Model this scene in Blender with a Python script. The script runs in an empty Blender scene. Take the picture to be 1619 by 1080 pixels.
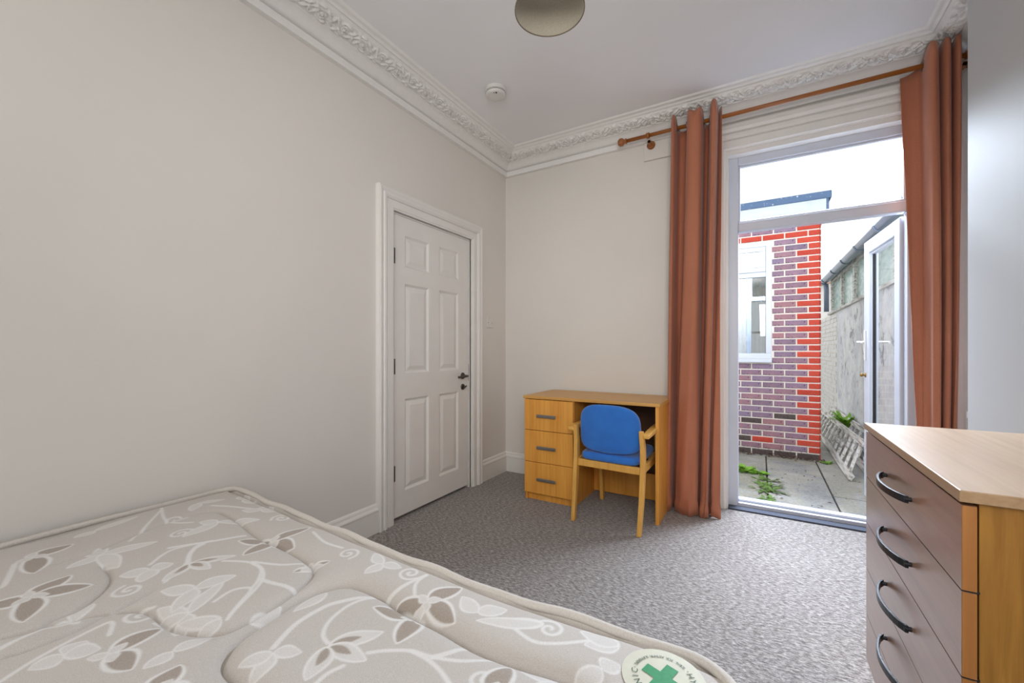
import bpy, bmesh, math, random
import numpy as np
from mathutils import Vector, Matrix
random.seed(7); rng = np.random.default_rng(7)
PI = math.pi
scn = bpy.context.scene
COL = scn.collection

# ------------------------------------------------------------------ camera, world, lights, exposure
cam = bpy.data.cameras.new('camera'); camo = bpy.data.objects.new('camera', cam); COL.objects.link(camo)
camo.location = (0, 0, 1.12); camo.rotation_euler = (PI/2, 0, math.radians(30.68))
cam.sensor_width = 36; cam.lens = 661/1619*36; cam.shift_y = 11.5/1619; cam.clip_start = .02
scn.camera = camo
w = bpy.data.worlds.new('overcast_sky'); scn.world = w; w.use_nodes = True
bg = w.node_tree.nodes['Background']; bg.inputs[0].default_value = (.94, .97, 1.0, 1); bg.inputs[1].default_value = 1.35
def area(name, loc, rot, sx, sy, power, col):
    l = bpy.data.lights.new(name, 'AREA'); l.shape = 'RECTANGLE'; l.size = sx; l.size_y = sy; l.energy = power; l.color = col
    o = bpy.data.objects.new(name, l); COL.objects.link(o); o.location = loc; o.rotation_euler = rot; return o
# added fill light behind the camera, outside the unseen rear window
area('rear_fill', (-.62, -2.02, 1.55), (PI/2, 0, 0), 2.2, 1.9, 9, (1.0, .975, .945))
# added fill light above the camera, aimed up to bounce off the ceiling
area('ceiling_bounce_fill', (-.40, .05, 1.95), (PI-math.radians(-48), 0, 0), .4, .4, 36, (1.0, .98, .95))
# added fill light beside the camera, brightening the far corner
sb = area('far_corner_fill', (.35, -.5, 1.85), (0, 0, 0), .8, .8, 10.5, (1.0, .985, .965)); sb.data.spread = math.radians(90)
sb.rotation_euler = (Vector((-1.55, 3.1, 1.6))-sb.location).to_track_quat('-Z', 'Y').to_euler()
# daylight entering by the open garden door
area('garden_door_daylight', (.28, 4.6, 3.3), (math.radians(-52), 0, math.radians(-8)), 1.6, 1.4, 275, (.74, .84, 1.0)).data.spread = math.radians(95)
scn.view_settings.view_transform = 'Standard'; scn.view_settings.look = 'None'
scn.view_settings.gamma = 1; scn.view_settings.use_curve_mapping = False; scn.view_settings.exposure = -0.19

# ------------------------------------------------------------------ materials
def s2l(r, g, b):
    f = lambda c: (c/255/12.92 if c/255 <= .04045 else ((c/255+.055)/1.055)**2.4)
    return (f(r), f(g), f(b), 1)
class NT:
    def __init__(s, name):
        s.m = bpy.data.materials.new(name); s.m.use_nodes = True; s.t = s.m.node_tree; s.b = s.t.nodes['Principled BSDF']
    def n(s, typ, **kw):
        x = s.t.nodes.new(typ)
        for k, v in kw.items():
            if k.startswith('i_'): x.inputs[k[2:].replace('_', ' ')].default_value = v
            else: setattr(x, k, v)
        return x
    def l(s, a, b): s.t.links.new(a, b)
    def coord(s, scale=(1, 1, 1), kind='Object', rot=(0, 0, 0)):
        c = s.n('ShaderNodeTexCoord'); m = s.n('ShaderNodeMapping'); m.inputs['Scale'].default_value = scale; m.inputs['Rotation'].default_value = rot
        s.l(c.outputs[kind], m.inputs['Vector']); return m.outputs[0]
    def noise(s, vec, scale, detail=4, rough=.55, dist=0):
        x = s.n('ShaderNodeTexNoise'); x.inputs['Scale'].default_value = scale; x.inputs['Detail'].default_value = detail
        x.inputs['Roughness'].default_value = rough; x.inputs['Distortion'].default_value = dist
        if vec is not None: s.l(vec, x.inputs['Vector'])
        return x.outputs['Fac']
    def ramp(s, fac, stops, interp='LINEAR'):
        r = s.n('ShaderNodeValToRGB'); r.color_ramp.interpolation = interp
        e = r.color_ramp.elements
        while len(e) < len(stops): e.new(.5)
        for k, (p, c) in enumerate(stops): e[k].position = p; e[k].color = c
        s.l(fac, r.inputs[0]); return r.outputs[0]
    def mix(s, fac, a, b, mode='MIX'):
        x = s.n('ShaderNodeMix', data_type='RGBA', blend_type=mode)
        for v, i in ((fac, 0), (a, 6), (b, 7)):
            if hasattr(v, 'is_output'): s.l(v, x.inputs[i])
            else: x.inputs[i].default_value = v
        return x.outputs[2]
    def base(s, c):
        if hasattr(c, 'is_output'): s.l(c, s.b.inputs['Base Color'])
        else: s.b.inputs['Base Color'].default_value = c
    def bump(s, h, strength=.3, dist=.01):
        x = s.n('ShaderNodeBump'); x.inputs['Strength'].default_value = strength; x.inputs['Distance'].default_value = dist
        s.l(h, x.inputs['Height']); s.l(x.outputs[0], s.b.inputs['Normal'])
    def set(s, **kw):
        for k, v in kw.items(): s.b.inputs[k.replace('_', ' ')].default_value = v
        return s
def plain(name, rgb, rough=.5, metal=0, var=.06, bump=0, scale=30):
    t = NT(name); c = s2l(*rgb); v = t.coord()
    f = t.noise(v, scale, 3)
    d = tuple(max(0, x*(1-var)) for x in c[:3])+(1,); e = tuple(min(1, x*(1+var)) for x in c[:3])+(1,)
    t.base(t.ramp(f, [(.3, d), (.7, e)])); t.set(Roughness=rough, Metallic=metal)
    if bump: t.bump(f, bump, .002)
    return t.m
def wood(name, c1, c2, axis, rough=.4, ring=55, coat=0.0, along=2.2):
    t = NT(name); sc = [ring, ring, ring]; sc[axis] = along
    v = t.coord(tuple(sc)); f = t.noise(v, 1, 6, .6, .5)
    sc2 = [9, 9, 9]; sc2[axis] = .7
    g = t.noise(t.coord(tuple(sc2)), 1, 3, .5, 1.2)
    a = t.ramp(f, [(.32, s2l(*c2)), (.62, s2l(*c1))])
    b = t.mix(.35, a, t.ramp(g, [(.35, s2l(*c2)), (.6, s2l(*c1))]))
    t.base(b); t.set(Roughness=rough); t.b.inputs['Coat Weight'].default_value = coat; t.b.inputs['Coat Roughness'].default_value = .30; t.b.inputs['Coat IOR'].default_value = 1.75 if coat > .9 else 1.5
    t.bump(f, .06, .001); return t.m
def glass(name, tint=(1, 1, 1, 1), rough=0.0, extra=.0, ior=1.5):
    t = NT(name); nt = t.t
    tr = t.n('ShaderNodeBsdfTransparent'); tr.inputs[0].default_value = tint
    gl = t.n('ShaderNodeBsdfGlossy'); gl.inputs['Roughness'].default_value = rough
    fr = t.n('ShaderNodeFresnel'); fr.inputs[0].default_value = ior
    ad = t.n('ShaderNodeMath', operation='ADD'); ad.inputs[1].default_value = extra
    ge = t.n('ShaderNodeNewGeometry'); fl = t.n('ShaderNodeMath', operation='SUBTRACT'); fl.inputs[0].default_value = 1; t.l(ge.outputs['Backfacing'], fl.inputs[1])
    mu = t.n('ShaderNodeMath', operation='MULTIPLY'); t.l(fr.outputs[0], mu.inputs[0]); t.l(fl.outputs[0], mu.inputs[1]); t.l(mu.outputs[0], ad.inputs[0])
    mx = t.n('ShaderNodeMixShader'); t.l(ad.outputs[0], mx.inputs[0]); t.l(tr.outputs[0], mx.inputs[1]); t.l(gl.outputs[0], mx.inputs[2])
    t.l(mx.outputs[0], nt.nodes['Material Output'].inputs[0]); return t.m
M = {}
def wallpaint(name, rgb, rough):
    t = NT(name); v = t.coord(); f = t.noise(v, 90, 5, .6); g = t.noise(v, 1.3, 3)
    c = s2l(*rgb); d = tuple(x*.965 for x in c[:3])+(1,)
    t.base(t.ramp(g, [(.35, d), (.65, c)])); t.set(Roughness=rough); t.bump(f, .05, .003); return t.m
M['wall'] = wallpaint('cream_wall_paint', (228, 223, 216), .55)
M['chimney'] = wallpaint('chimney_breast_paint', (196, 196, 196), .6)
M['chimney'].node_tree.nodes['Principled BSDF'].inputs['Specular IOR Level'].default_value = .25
M['ceiling'] = wallpaint('ceiling_paint', (243, 242, 243), .7)
M['plaster'] = plain('white_plaster', (236, 234, 230), .5, var=.02)
M['gloss'] = plain('white_gloss_paint', (232, 229, 224), .28, var=.02, scale=6)
M['upvc'] = plain('white_plastic_frame', (206, 211, 222), .25, var=.015, scale=6)
M['hall'] = plain('dark_hall', (60, 54, 48), .8)
# carpet
t = NT('flecked_carpet'); v = t.coord()
n1 = t.noise(t.coord((44, 100, 44), rot=(0, 0, -.55)), 1, 4, .85); n2 = t.noise(t.coord((38, 130, 40), rot=(0, 0, -.35)), 1, 4, .85); n3 = t.noise(v, 3.0, 3)
a = t.ramp(n1, [(.39, s2l(54, 47, 43)), (.5, s2l(124, 115, 109)), (.59, s2l(206, 200, 194))])
b = t.ramp(n2, [(.39, s2l(56, 48, 44)), (.5, s2l(126, 117, 111)), (.59, s2l(204, 198, 192))])
c = t.mix(.5, a, b); c = t.mix(.12, c, t.ramp(n3, [(.3, s2l(110, 100, 96)), (.7, s2l(165, 156, 152))]), 'MIX')
t.base(c); t.set(Roughness=.95); t.b.inputs['Sheen Weight'].default_value = .25; t.bump(n1, .9, .008); M['carpet'] = t.m
# woods
M['desk'] = wood('desk_beech_laminate', (238, 172, 78), (214, 140, 52), 2, .4)
M['desk_x'] = wood('desk_beech_laminate_long', (226, 174, 98), (204, 148, 74), 0, .38)
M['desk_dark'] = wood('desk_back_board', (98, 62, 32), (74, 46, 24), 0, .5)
M['chairwood'] = wood('chair_beech', (230, 178, 92), (212, 154, 70), 2, .35)
M['chest_top'] = wood('chest_top_oak', (192, 160, 124), (170, 136, 100), 1, .33, 70, .1)
M['chest_front'] = wood('chest_front_oak', (172, 128, 100), (142, 102, 78), 1, .34, 62, 1.0)
M['chest_edge'] = wood('chest_edge_band', (196, 134, 72), (172, 112, 58), 2, .4)
M['chest_side'] = wood('chest_side_oak', (206, 150, 68), (140, 92, 32), 2, .45, 34, 0, 2.4)
M['pole'] = wood('curtain_pole_pine', (166, 100, 40), (134, 76, 26), 0, .35, 60, .2)
M['handle_black'] = plain('black_metal', (44, 46, 50), .35, .3)
M['handle_silver'] = plain('brushed_silver', (150, 148, 146), .35, .8)
M['steel'] = plain('aged_steel', (96, 90, 84), .38, .9, .2)
M['hinge'] = plain('dark_hinge_steel', (62, 56, 52), .45, .3, .3, 0, 60)
M['dark'] = plain('dark_rubber_and_gap_shade', (34, 34, 36), .7)
M['threshold'] = plain('dark_threshold_strip', (66, 72, 86), .45, .2)
M['blue'] = None
t = NT('blue_fabric'); v = t.coord(); f = t.noise(v, 420, 2); g = t.noise(v, 9, 3)
t.base(t.mix(.5, t.ramp(f, [(.3, s2l(28, 94, 184)), (.7, s2l(54, 132, 222))]), t.ramp(g, [(.3, s2l(36, 104, 192)), (.7, s2l(52, 126, 214))])))
t.set(Roughness=.9); t.b.inputs['Sheen Weight'].default_value = .3; t.bump(f, .3, .002); M['blue'] = t.m
t = NT('terracotta_suede'); v = t.coord(); f = t.noise(v, 260, 3); g = t.noise(t.coord((5, 5, 2)), 1, 4)
t.base(t.mix(.5, t.ramp(f, [(.3, s2l(166, 101, 74)), (.7, s2l(190, 120, 90))]), t.ramp(g, [(.3, s2l(164, 101, 74)), (.7, s2l(190, 122, 92))])))
t.set(Roughness=.8); t.b.inputs['Sheen Weight'].default_value = .2; t.b.inputs['Sheen Roughness'].default_value = .4; t.bump(f, .15, .002); M['curtain'] = t.m
t = NT('lamp_shade_fabric'); v = t.coord(); f = t.noise(v, 200, 2)
t.base(t.ramp(f, [(.3, s2l(176, 168, 150)), (.7, s2l(190, 182, 164))])); t.set(Roughness=.8); M['shade'] = t.m
M['shade_rim'] = plain('shade_trim', (120, 108, 88), .7)
M['white_plastic'] = plain('white_plastic', (226, 223, 218), .4, var=.02)
M['bulb'] = plain('opal_bulb', (238, 236, 230), .3, var=.01)
M['glass'] = glass('clear_glass', (.98, .99, .985, 1), ior=1.16)
t = NT('greenish_dirty_glass'); f = t.noise(t.coord((3, 3, 8)), 2, 4); t.base(t.ramp(f, [(.3, s2l(150, 190, 176)), (.7, s2l(226, 238, 234))])); t.set(Roughness=.25, Alpha=.72); M['glass_green'] = t.m
M['glass_dark'] = glass('reflecting_glass', (.80, .86, .88, 1), 0, .16)
# mattress ticking: printed colours come as a colour attribute, the knit is procedural
t = NT('mattress_ticking'); at = t.n('ShaderNodeAttribute', attribute_name='print'); v = t.coord()
f = t.noise(v, 700, 2, .6)
t.base(t.mix(.16, at.outputs['Color'], t.ramp(f, [(.35, s2l(120, 112, 104)), (.65, s2l(250, 248, 246))])))
t.set(Roughness=.75); t.b.inputs['Sheen Weight'].default_value = .15; t.bump(f, .35, .0015); M['tick'] = t.m
M['piping'] = plain('mattress_tape', (202, 195, 186), .8, var=.08, bump=.3, scale=300)
M['label'] = plain('cream_label', (204, 202, 182), .6, var=.03, scale=60)
M['green'] = plain('label_green', (34, 138, 82), .6, var=.1, scale=120)
M['ink'] = plain('label_ink', (58, 84, 62), .6)
M['divan'] = plain('divan_cloth', (176, 166, 150), .9)
# outdoors
t = NT('red_facing_brick'); oi = t.n('ShaderNodeObjectInfo'); v = t.coord(); f = t.noise(v, 60, 4)
t.base(t.mix(.4, t.ramp(oi.outputs['Random'], [(0, s2l(176, 54, 38)), (1, s2l(204, 78, 58))]), t.ramp(f, [(.3, s2l(166, 52, 38)), (.7, s2l(210, 88, 66))])))
t.set(Roughness=.85); t.bump(f, .3, .004); M['brick_red'] = t.m
t = NT('purple_multi_brick'); oi = t.n('ShaderNodeObjectInfo'); v = t.coord(); f = t.noise(v, 45, 4); g = t.noise(v, 16, 3)
c = t.ramp(oi.outputs['Random'], [(0, s2l(122, 104, 128)), (.3, s2l(156, 112, 120)), (.55, s2l(126, 114, 142)), (.75, s2l(166, 112, 110)), (1, s2l(108, 98, 120))])
c = t.mix(.35, c, t.ramp(g, [(.35, s2l(110, 94, 118)), (.65, s2l(172, 132, 134))]))
c = t.mix(t.ramp(f, [(.60, (0, 0, 0, 1)), (.66, (1, 1, 1, 1))]), c, s2l(54, 52, 74))
t.base(c); t.set(Roughness=.85); t.bump(f, .4, .004); M['brick_multi'] = t.m
M['brick_damp'] = plain('damp_dark_brick', (82, 70, 66), .8, var=.3, bump=.4, scale=40)
M['mortar'] = plain('lime_mortar', (234, 226, 212), .95, var=.12, bump=.3, scale=120)
t = NT('roof_felt'); v = t.coord(); f = t.noise(v, 40, 4)
t.base(t.mix(t.ramp(f, [(.64, (0, 0, 0, 1)), (.68, (1, 1, 1, 1))]), s2l(88, 108, 138), s2l(210, 214, 218))); t.set(Roughness=.8); M['felt'] = t.m
M['fascia'] = plain('grey_white_fascia', (206, 210, 210), .6, var=.06, scale=14)
t = NT('stained_paving'); v = t.coord(kind='Generated'); w_ = t.coord(); 
geo = t.n('ShaderNodeNewGeometry'); f = t.noise(geo.outputs['Position'], 3.2, 5, .65); g = t.noise(geo.outputs['Position'], 40, 4, .7)
oi = t.n('ShaderNodeObjectInfo')
c = t.ramp(f, [(.30, s2l(92, 98, 96)), (.43, s2l(146, 148, 146)), (.54, s2l(170, 164, 138)), (.68, s2l(196, 198, 202))])
c = t.mix(.45, c, t.ramp(g, [(.3, s2l(72, 74, 70)), (.7, s2l(190, 188, 180))])); c = t.mix(.22, c, t.ramp(oi.outputs['Random'], [(0, s2l(110, 108, 92)), (1, s2l(196, 198, 200))]))
t.base(c); t.set(Roughness=.7); t.bump(g, .4, .004); M['paving'] = t.m
M['soil'] = plain('joint_soil', (58, 52, 42), .95, var=.3)
t = NT('flaking_painted_render'); geo = t.n('ShaderNodeNewGeometry'); f = t.noise(geo.outputs['Position'], 5, 6, .7, .6); g = t.noise(geo.outputs['Position'], 2.0, 4)
c = t.ramp(f, [(.36, s2l(150, 148, 150)), (.42, s2l(222, 221, 222)), (.56, s2l(240, 240, 240))])
c = t.mix(t.ramp(g, [(.45, (0, 0, 0, 1)), (.6, (.6, .6, .6, 1))]), c, s2l(204, 204, 212)); t.base(c); t.set(Roughness=.85); t.bump(f, .9, .02); M['render'] = t.m
M['whitebrick'] = plain('white_painted_brick', (232, 229, 224), .8, var=.12, bump=.3, scale=25)
t = NT('weathered_white_timber'); v = t.coord((40, 3, 40)); f = t.noise(v, 1, 3, .5)
t.base(t.ramp(f, [(.34, s2l(150, 142, 132)), (.5, s2l(212, 209, 203)), (.7, s2l(232, 231, 228))])); t.set(Roughness=.85); t.bump(f, .4, .004); M['oldwood'] = t.m
M['gutter'] = plain('grey_plastic_gutter', (126, 138, 158), .3, var=.08, scale=8)
M['leaf'] = plain('weed_leaf', (122, 170, 50), .6, var=.35, scale=14)
M['leaf_dark'] = plain('dark_weed_leaf', (92, 124, 50), .6, var=.35, scale=14)
M['litter'] = plain('dry_leaf_litter', (92, 66, 56), .9, var=.45, scale=30)
M['cable'] = plain('white_cable', (236, 238, 240), .4, var=.01)
M['brass'] = plain('worn_brass', (140, 110, 60), .4, .8, .1)
M['net'] = plain('grey_green_curtain', (120, 130, 126), .9, var=.15)
M['rad'] = plain('white_radiator_enamel', (228, 226, 220), .3, var=.01)
M['tile'] = plain('far_roof_tile', (206, 168, 150), .9, var=.2)
M['farwall'] = plain('far_white_wall', (240, 238, 232), .9, var=.05, scale=5)

# ------------------------------------------------------------------ mesh helpers
class MB:
    def __init__(s): s.v = []; s.f = []
    def quadbox(s, P):   # 8 corners: bottom 4 ccw, top 4 ccw
        b = len(s.v); s.v += [tuple(p) for p in P]
        s.f += [(b+3, b+2, b+1, b), (b+4, b+5, b+6, b+7), (b, b+1, b+5, b+4), (b+1, b+2, b+6, b+5), (b+2, b+3, b+7, b+6), (b+3, b, b+4, b+7)]
        return s
    def box(s, x0, x1, y0, y1, z0, z1):
        return s.quadbox([(x0, y0, z0), (x1, y0, z0), (x1, y1, z0), (x0, y1, z0), (x0, y0, z1), (x1, y0, z1), (x1, y1, z1), (x0, y1, z1)])
    def beam(s, p, q, wd, th, up=(0, 0, 1), wd2=None, th2=None):   # rectangular bar from p to q
        p = Vector(p); q = Vector(q); d = (q-p).normalized(); a = d.cross(Vector(up))
        if a.length < 1e-5: a = Vector((1, 0, 0))
        a.normalize(); c = a.cross(d); wd2 = wd2 or wd; th2 = th2 or th
        L = []
        for o, W, T in ((p, wd, th), (q, wd2, th2)):
            L += [o-a*W/2-c*T/2, o+a*W/2-c*T/2, o+a*W/2+c*T/2, o-a*W/2+c*T/2]
        return s.quadbox(L)
    def prism(s, poly, h0, h1, fn):   # 2D polygon extruded, fn(u, v, h) -> xyz
        b = len(s.v); n = len(poly)
        for h in (h0, h1): s.v += [tuple(fn(u, v, h)) for u, v in poly]
        s.f += [tuple(range(b+n-1, b-1, -1)), tuple(range(b+n, b+2*n))]
        s.f += [(b+i, b+(i+1) % n, b+n+(i+1) % n, b+n+i) for i in range(n)]
        return s
    def tube(s, pts, r, n=10, cap=True, rf=None):
        pts = [Vector(p) for p in pts]; b = len(s.v); m = len(pts); prev = None
        for i, p in enumerate(pts):
            d = (pts[min(i+1, m-1)]-pts[max(i-1, 0)]).normalized()
            if prev is None:
                a = d.cross(Vector((0, 0, 1)))
                if a.length < 1e-3: a = d.cross(Vector((1, 0, 0)))
            else: a = prev-d*prev.dot(d)
            a.normalize(); prev = a; c = d.cross(a); R = rf(i/(m-1)) if rf else r
            for k in range(n):
                t_ = 2*PI*k/n; s.v.append(tuple(p+(a*math.cos(t_)+c*math.sin(t_))*R))
        for i in range(m-1):
            for k in range(n):
                s.f.append((b+i*n+k, b+i*n+(k+1) % n, b+(i+1)*n+(k+1) % n, b+(i+1)*n+k))
        if cap: s.f += [tuple(range(b+n-1, b-1, -1)), tuple(range(b+(m-1)*n, b+m*n))]
        return s
    def lathe(s, prof, n=24, fn=None, cap=False):   # prof [(r,h)], axis by fn(x,y,h)
        fn = fn or (lambda x, y, h: (x, y, h)); b = len(s.v)
        for r, h in prof:
            for k in range(n):
                a = 2*PI*k/n; s.v.append(tuple(fn(r*math.cos(a), r*math.sin(a), h)))
        for i in range(len(prof)-1):
            for k in range(n): s.f.append((b+i*n+k, b+i*n+(k+1) % n, b+(i+1)*n+(k+1) % n, b+(i+1)*n+k))
        if cap: s.f += [tuple(range(b+n-1, b-1, -1)), tuple(range(b+(len(prof)-1)*n, b+len(prof)*n))]
        return s
    def grid(s, P, close=False):   # P[i][j] points
        b = len(s.v); ni = len(P); nj = len(P[0])
        for row in P: s.v += [tuple(p) for p in row]
        for i in range(ni-1):
            for j in range(nj-1 if not close else nj):
                s.f.append((b+i*nj+j, b+(i+1)*nj+j, b+(i+1)*nj+(j+1) % nj, b+i*nj+(j+1) % nj))
        return s
    def mesh(s, name, fix=True):
        me = bpy.data.meshes.new(name); me.from_pydata(s.v, [], s.f)
        if fix:
            bm = bmesh.new(); bm.from_mesh(me); bmesh.ops.recalc_face_normals(bm, faces=bm.faces); bm.to_mesh(me); bm.free()
        me.update(); return me
    def build(s, name, mat, parent=None, smooth=False, bevel=0, seg=2, solid=0, subd=0, fix=True, angle=35):
        me = s.mesh(name, fix); me.materials.append(mat)
        o = bpy.data.objects.new(name, me); COL.objects.link(o)
        if parent is not None:
            o.parent = parent
        if smooth: me.polygons.foreach_set('use_smooth', [True]*len(me.polygons))
        if solid:
            q = o.modifiers.new('solid', 'SOLIDIFY'); q.thickness = solid; q.offset = 0
        if bevel:
            q = o.modifiers.new('bevel', 'BEVEL'); q.width = bevel; q.segments = seg; q.limit_method = 'ANGLE'; q.angle_limit = math.radians(angle)
            q.harden_normals = False
        if subd:
            q = o.modifiers.new('subd', 'SUBSURF'); q.levels = subd; q.render_levels = subd
        return o
def box(*a): return MB().box(*a)
def tag(o, label=None, cat=None, group=None, kind=None):
    for k, v in (('label', label), ('category', cat), ('group', group), ('kind', kind)):
        if v: o[k] = v
    return o
def empty(name, label, cat, loc=(0, 0, 0), rz=0, group=None, kind=None):
    o = bpy.data.objects.new(name, None); COL.objects.link(o); o.location = loc; o.rotation_euler = (0, 0, rz)
    o.empty_display_size = .1
    return tag(o, label, cat, group, kind)
def struct(o, label=None): return tag(o, label, None, None, 'structure')
def lerp(a, b, t): return a+(b-a)*t

# ------------------------------------------------------------------ room shell
XL, YB, XA, XC, YC, ZC, YF = -2.02, 3.29, 1.0, .78, 2.585, 2.845, -1.75
OX0, OX1, OZ = -.205, .83, 2.50      # garden door opening
DY0, DY1, DZ = 1.905, 2.75, 2.005    # door opening in the left wall
struct(box(XL-.2, 1.3, YF-.2, YB+.14, -.12, 0).build('floor', M['carpet']))
wl = MB().box(XL-.15, XL, YF-.15, DY0, 0, 3).box(XL-.15, XL, DY1, YB+.15, 0, 3).box(XL-.15, XL, DY0, DY1, DZ, 3)
struct(wl.build('wall_left', M['wall']))
wb = MB().box(XL, OX0, YB, YB+.25, 0, 3).box(OX1, XA+.15, YB, YB+.25, 0, 3).box(OX0, OX1, YB, YB+.25, OZ, 3)
struct(wb.build('wall_back', M['wall']))
struct(box(XA, XA+.15, YC-.02, YB, 0, 3).build('wall_right', M['wall']))
struct(box(XC, XA+.15, YF, YC, 0, 3).build('wall_chimney_breast', M['chimney']))
WX0, WX1, WZ0, WZ1 = -1.72, .48, .62, 2.5
wf = MB().box(XL, WX0, YF-.15, YF, 0, 3).box(WX1, XA+.15, YF-.15, YF, 0, 3).box(WX0, WX1, YF-.15, YF, 0, WZ0).box(WX0, WX1, YF-.15, YF, WZ1, 3)
struct(wf.build('wall_front', M['wall']))
wn = MB()
for x in (WX0, -1.0, -.27, WX1-.06): wn.box(x, x+.06, YF-.11, YF-.05, WZ0, WZ1)
for z in (WZ0, 1.55, WZ1-.06): wn.box(WX0+.06, WX1-.06, YF-.105, YF-.055, z, z+.06)
struct(wn.build('window_1', M['gloss'], bevel=.004))  # unseen rear window, added as an opening for the fill light
struct(box(XL-.15, XA+.15, YF-.15, YB+.25, ZC, ZC+.16).build('ceiling', M['ceiling']))

# cornice: profile rows (offset from wall d, height z); the band between rows carries a cast leaf relief
PROF = [(0, 2.690), (.03, 2.690), (.033, 2.697), (.033, 2.728), (.019, 2.731), (.019, 2.738), (.032, 2.740), (.046, 2.748), (.058, 2.764), (.074, 2.776), (.090, 2.781), (.092, 2.786)]
PROF2 = [(.180, 2.812), (.184, 2.822), (.192, 2.827), (.200, 2.822), (.206, 2.829), (.214, 2.835), (.224, 2.833), (.232, 2.838), (.240, 2.846)]
NREL = 26
def relief(sv, q):   # sv along (m), q across 0..1 ; height in m of cast acanthus scrolls
    T = .25; u = (sv % T)/T; h = np.zeros(np.broadcast(u, q).shape)
    X = u*3.3; Y = q*1.0
    for sh, fl in ((0, 1), (1.65, -1)):
        xx = ((X-sh) % 3.3); yy = Y if fl > 0 else 1-Y
        vine = .5+.30*np.sin(xx/3.3*2*PI); h = np.maximum(h, .7*np.exp(-((yy-vine)/.07)**2))
        dx, dy = xx-.82, yy-.46; r = np.hypot(dx, dy)+1e-4; th = np.arctan2(dy, dx)
        sp = np.abs(((r/.16-th/(2*PI)) % 1)-.5)*2
        h = np.maximum(h, (1-sp)**.6*np.exp(-(r/.40)**6)*.9)
        h = np.maximum(h, 1.15*np.exp(-(r/.11)**2))
        for k, (cx, cy, an, L) in enumerate(((.30, .30, .9, .34), (1.30, .72, 2.5, .36), (1.46, .36, -.5, .34), (.35, .78, -.7, .32), (1.05, .13, .2, .28), (.62, .92, .1, .26), (1.62, .62, 1.2, .26))):
            ax, ay = xx-cx, yy-cy; a = ax*math.cos(an)+ay*math.sin(an); b = -ax*math.sin(an)+ay*math.cos(an)
            lobe = 1+.28*np.cos(a/L*13); m = 1-(a/L)**2-(b/(.115*lobe))**2
            h = np.maximum(h, np.sqrt(np.clip(m, 0, 1))*(.75+.25*np.cos(b/.115*5)))
    return h*.0155
def cornice(name, fn, s0, s1, m0, m1):
    # fn(s, d, z) -> xyz ; m0/m1: mitre sign at the ends (end coordinate moves by m*d)
    P0, P1 = PROF[-1], PROF2[0]; nx = P1[1]-P0[1]; nd = P1[0]-P0[0]; L = math.hypot(nx, nd); nd_, nz_ = nx/L, -nd/L
    rows = [(d, z, 0) for d, z in PROF]+[(lerp(P0[0], P1[0], k/NREL), lerp(P0[1], P1[1], k/NREL), k/NREL) for k in range(1, NREL)]+[(d, z, 0) for d, z in PROF2]
    n = max(8, int((s1-s0)/.006)); mb = MB(); G = []
    for d, z, q in rows:
        a, b = s0+m0*d, s1+m1*d; S = np.linspace(a, b, n); row = []
        if q > 0:
            e = relief(S, np.array(q))*min(1, q*12, (1-q)*12)
            for s_, h_ in zip(S, e): row.append(fn(s_, d+nd_*h_, z+nz_*h_))
        else: row = [fn(s_, d, z) for s_ in S]
        G.append(row)
    mb.grid(G); o = mb.build(name, M['plaster'], smooth=True)
    q = o.modifiers.new('edges', 'EDGE_SPLIT'); q.split_angle = math.radians(50)
    struct(o)
cornice('trim_1', lambda s, d, z: (XL+d, s, z), YF, YB, 0, -1)
cornice('trim_2', lambda s, d, z: (s, YB-d, z), XL, XA, 1, -1)
cornice('trim_3', lambda s, d, z: (XA-d, s, z), YC, YB, 1, -1)

# skirting boards
SK = [(0, 0), (.020, 0), (.020, .128), (.023, .132), (.023, .140), (.019, .147), (.013, .153), (.011, .165), (.006, .172), (0, .176)]
def sweep(name, prof, fn, s0, s1, mat, parent=None, m0=0, m1=0):
    mb = MB(); G = [[fn(s0+m0*d, d, z) for d, z in prof], [fn(s1+m1*d, d, z) for d, z in prof]]
    mb.grid(G, close=True); b = 0; n = len(prof); mb.f += [tuple(range(n)), tuple(range(2*n-1, n-1, -1))]
    return mb.build(name, mat, parent)
struct(sweep('baseboard_left', SK, lambda s, d, z: (XL+d, s, z), YF, 1.775, M['gloss']))
struct(sweep('baseboard_left', SK, lambda s, d, z: (XL+d, s, z), 2.865, YB, M['gloss'], m1=-1))
struct(sweep('baseboard_back', SK, lambda s, d, z: (s, YB-d, z), XL, -.375, M['gloss'], m0=1))
struct(sweep('baseboard_right', SK, lambda s, d, z: (XC-d, s, z), YF, YC, M['gloss']))

# architraves: profile across the width w (0 = inner edge) and proud height p
def architrave(name, W, prof, path, fn):
    # path: list of (a, b) inner-edge corners, U shape: up, across, down ; outward mitre
    mb = MB(); G = []
    (a0, b0), (a1, b1), (a2, b2), (a3, b3) = path
    for (a, b), (da, db) in zip(path, ((-1, 0), (-1, 1), (1, 1), (1, 0))):
        G.append([fn(a+da*wd, b+db*wd, p) for wd, p in prof])
    mb.grid(G); return mb.build(name, M['gloss'])
AP = [(0, -.05), (0, .016), (.008, .018), (.012, .022), (.05, .022), (.052, .017), (.060, .017), (.063, .026), (.075, .034), (.088, .034), (.092, .026), (.098, .026), (.104, .030), (.118, .034), (.128, .030), (.131, 0)]
struct(architrave('trim_4', .13, AP, [(DY0, 0), (DY0, DZ), (DY1, DZ), (DY1, 0)], lambda a, b, p: (XL+p, a, b)))
AP2 = [(0, -.10), (0, .012), (.010, .016), (.014, .022), (.060, .022), (.062, .016), (.070, .016), (.075, .030), (.088, .040), (.102, .040), (.106, .030), (.114, .030), (.120, .046), (.140, .056), (.160, .050), (.172, .050), (.175, 0)]
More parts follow.
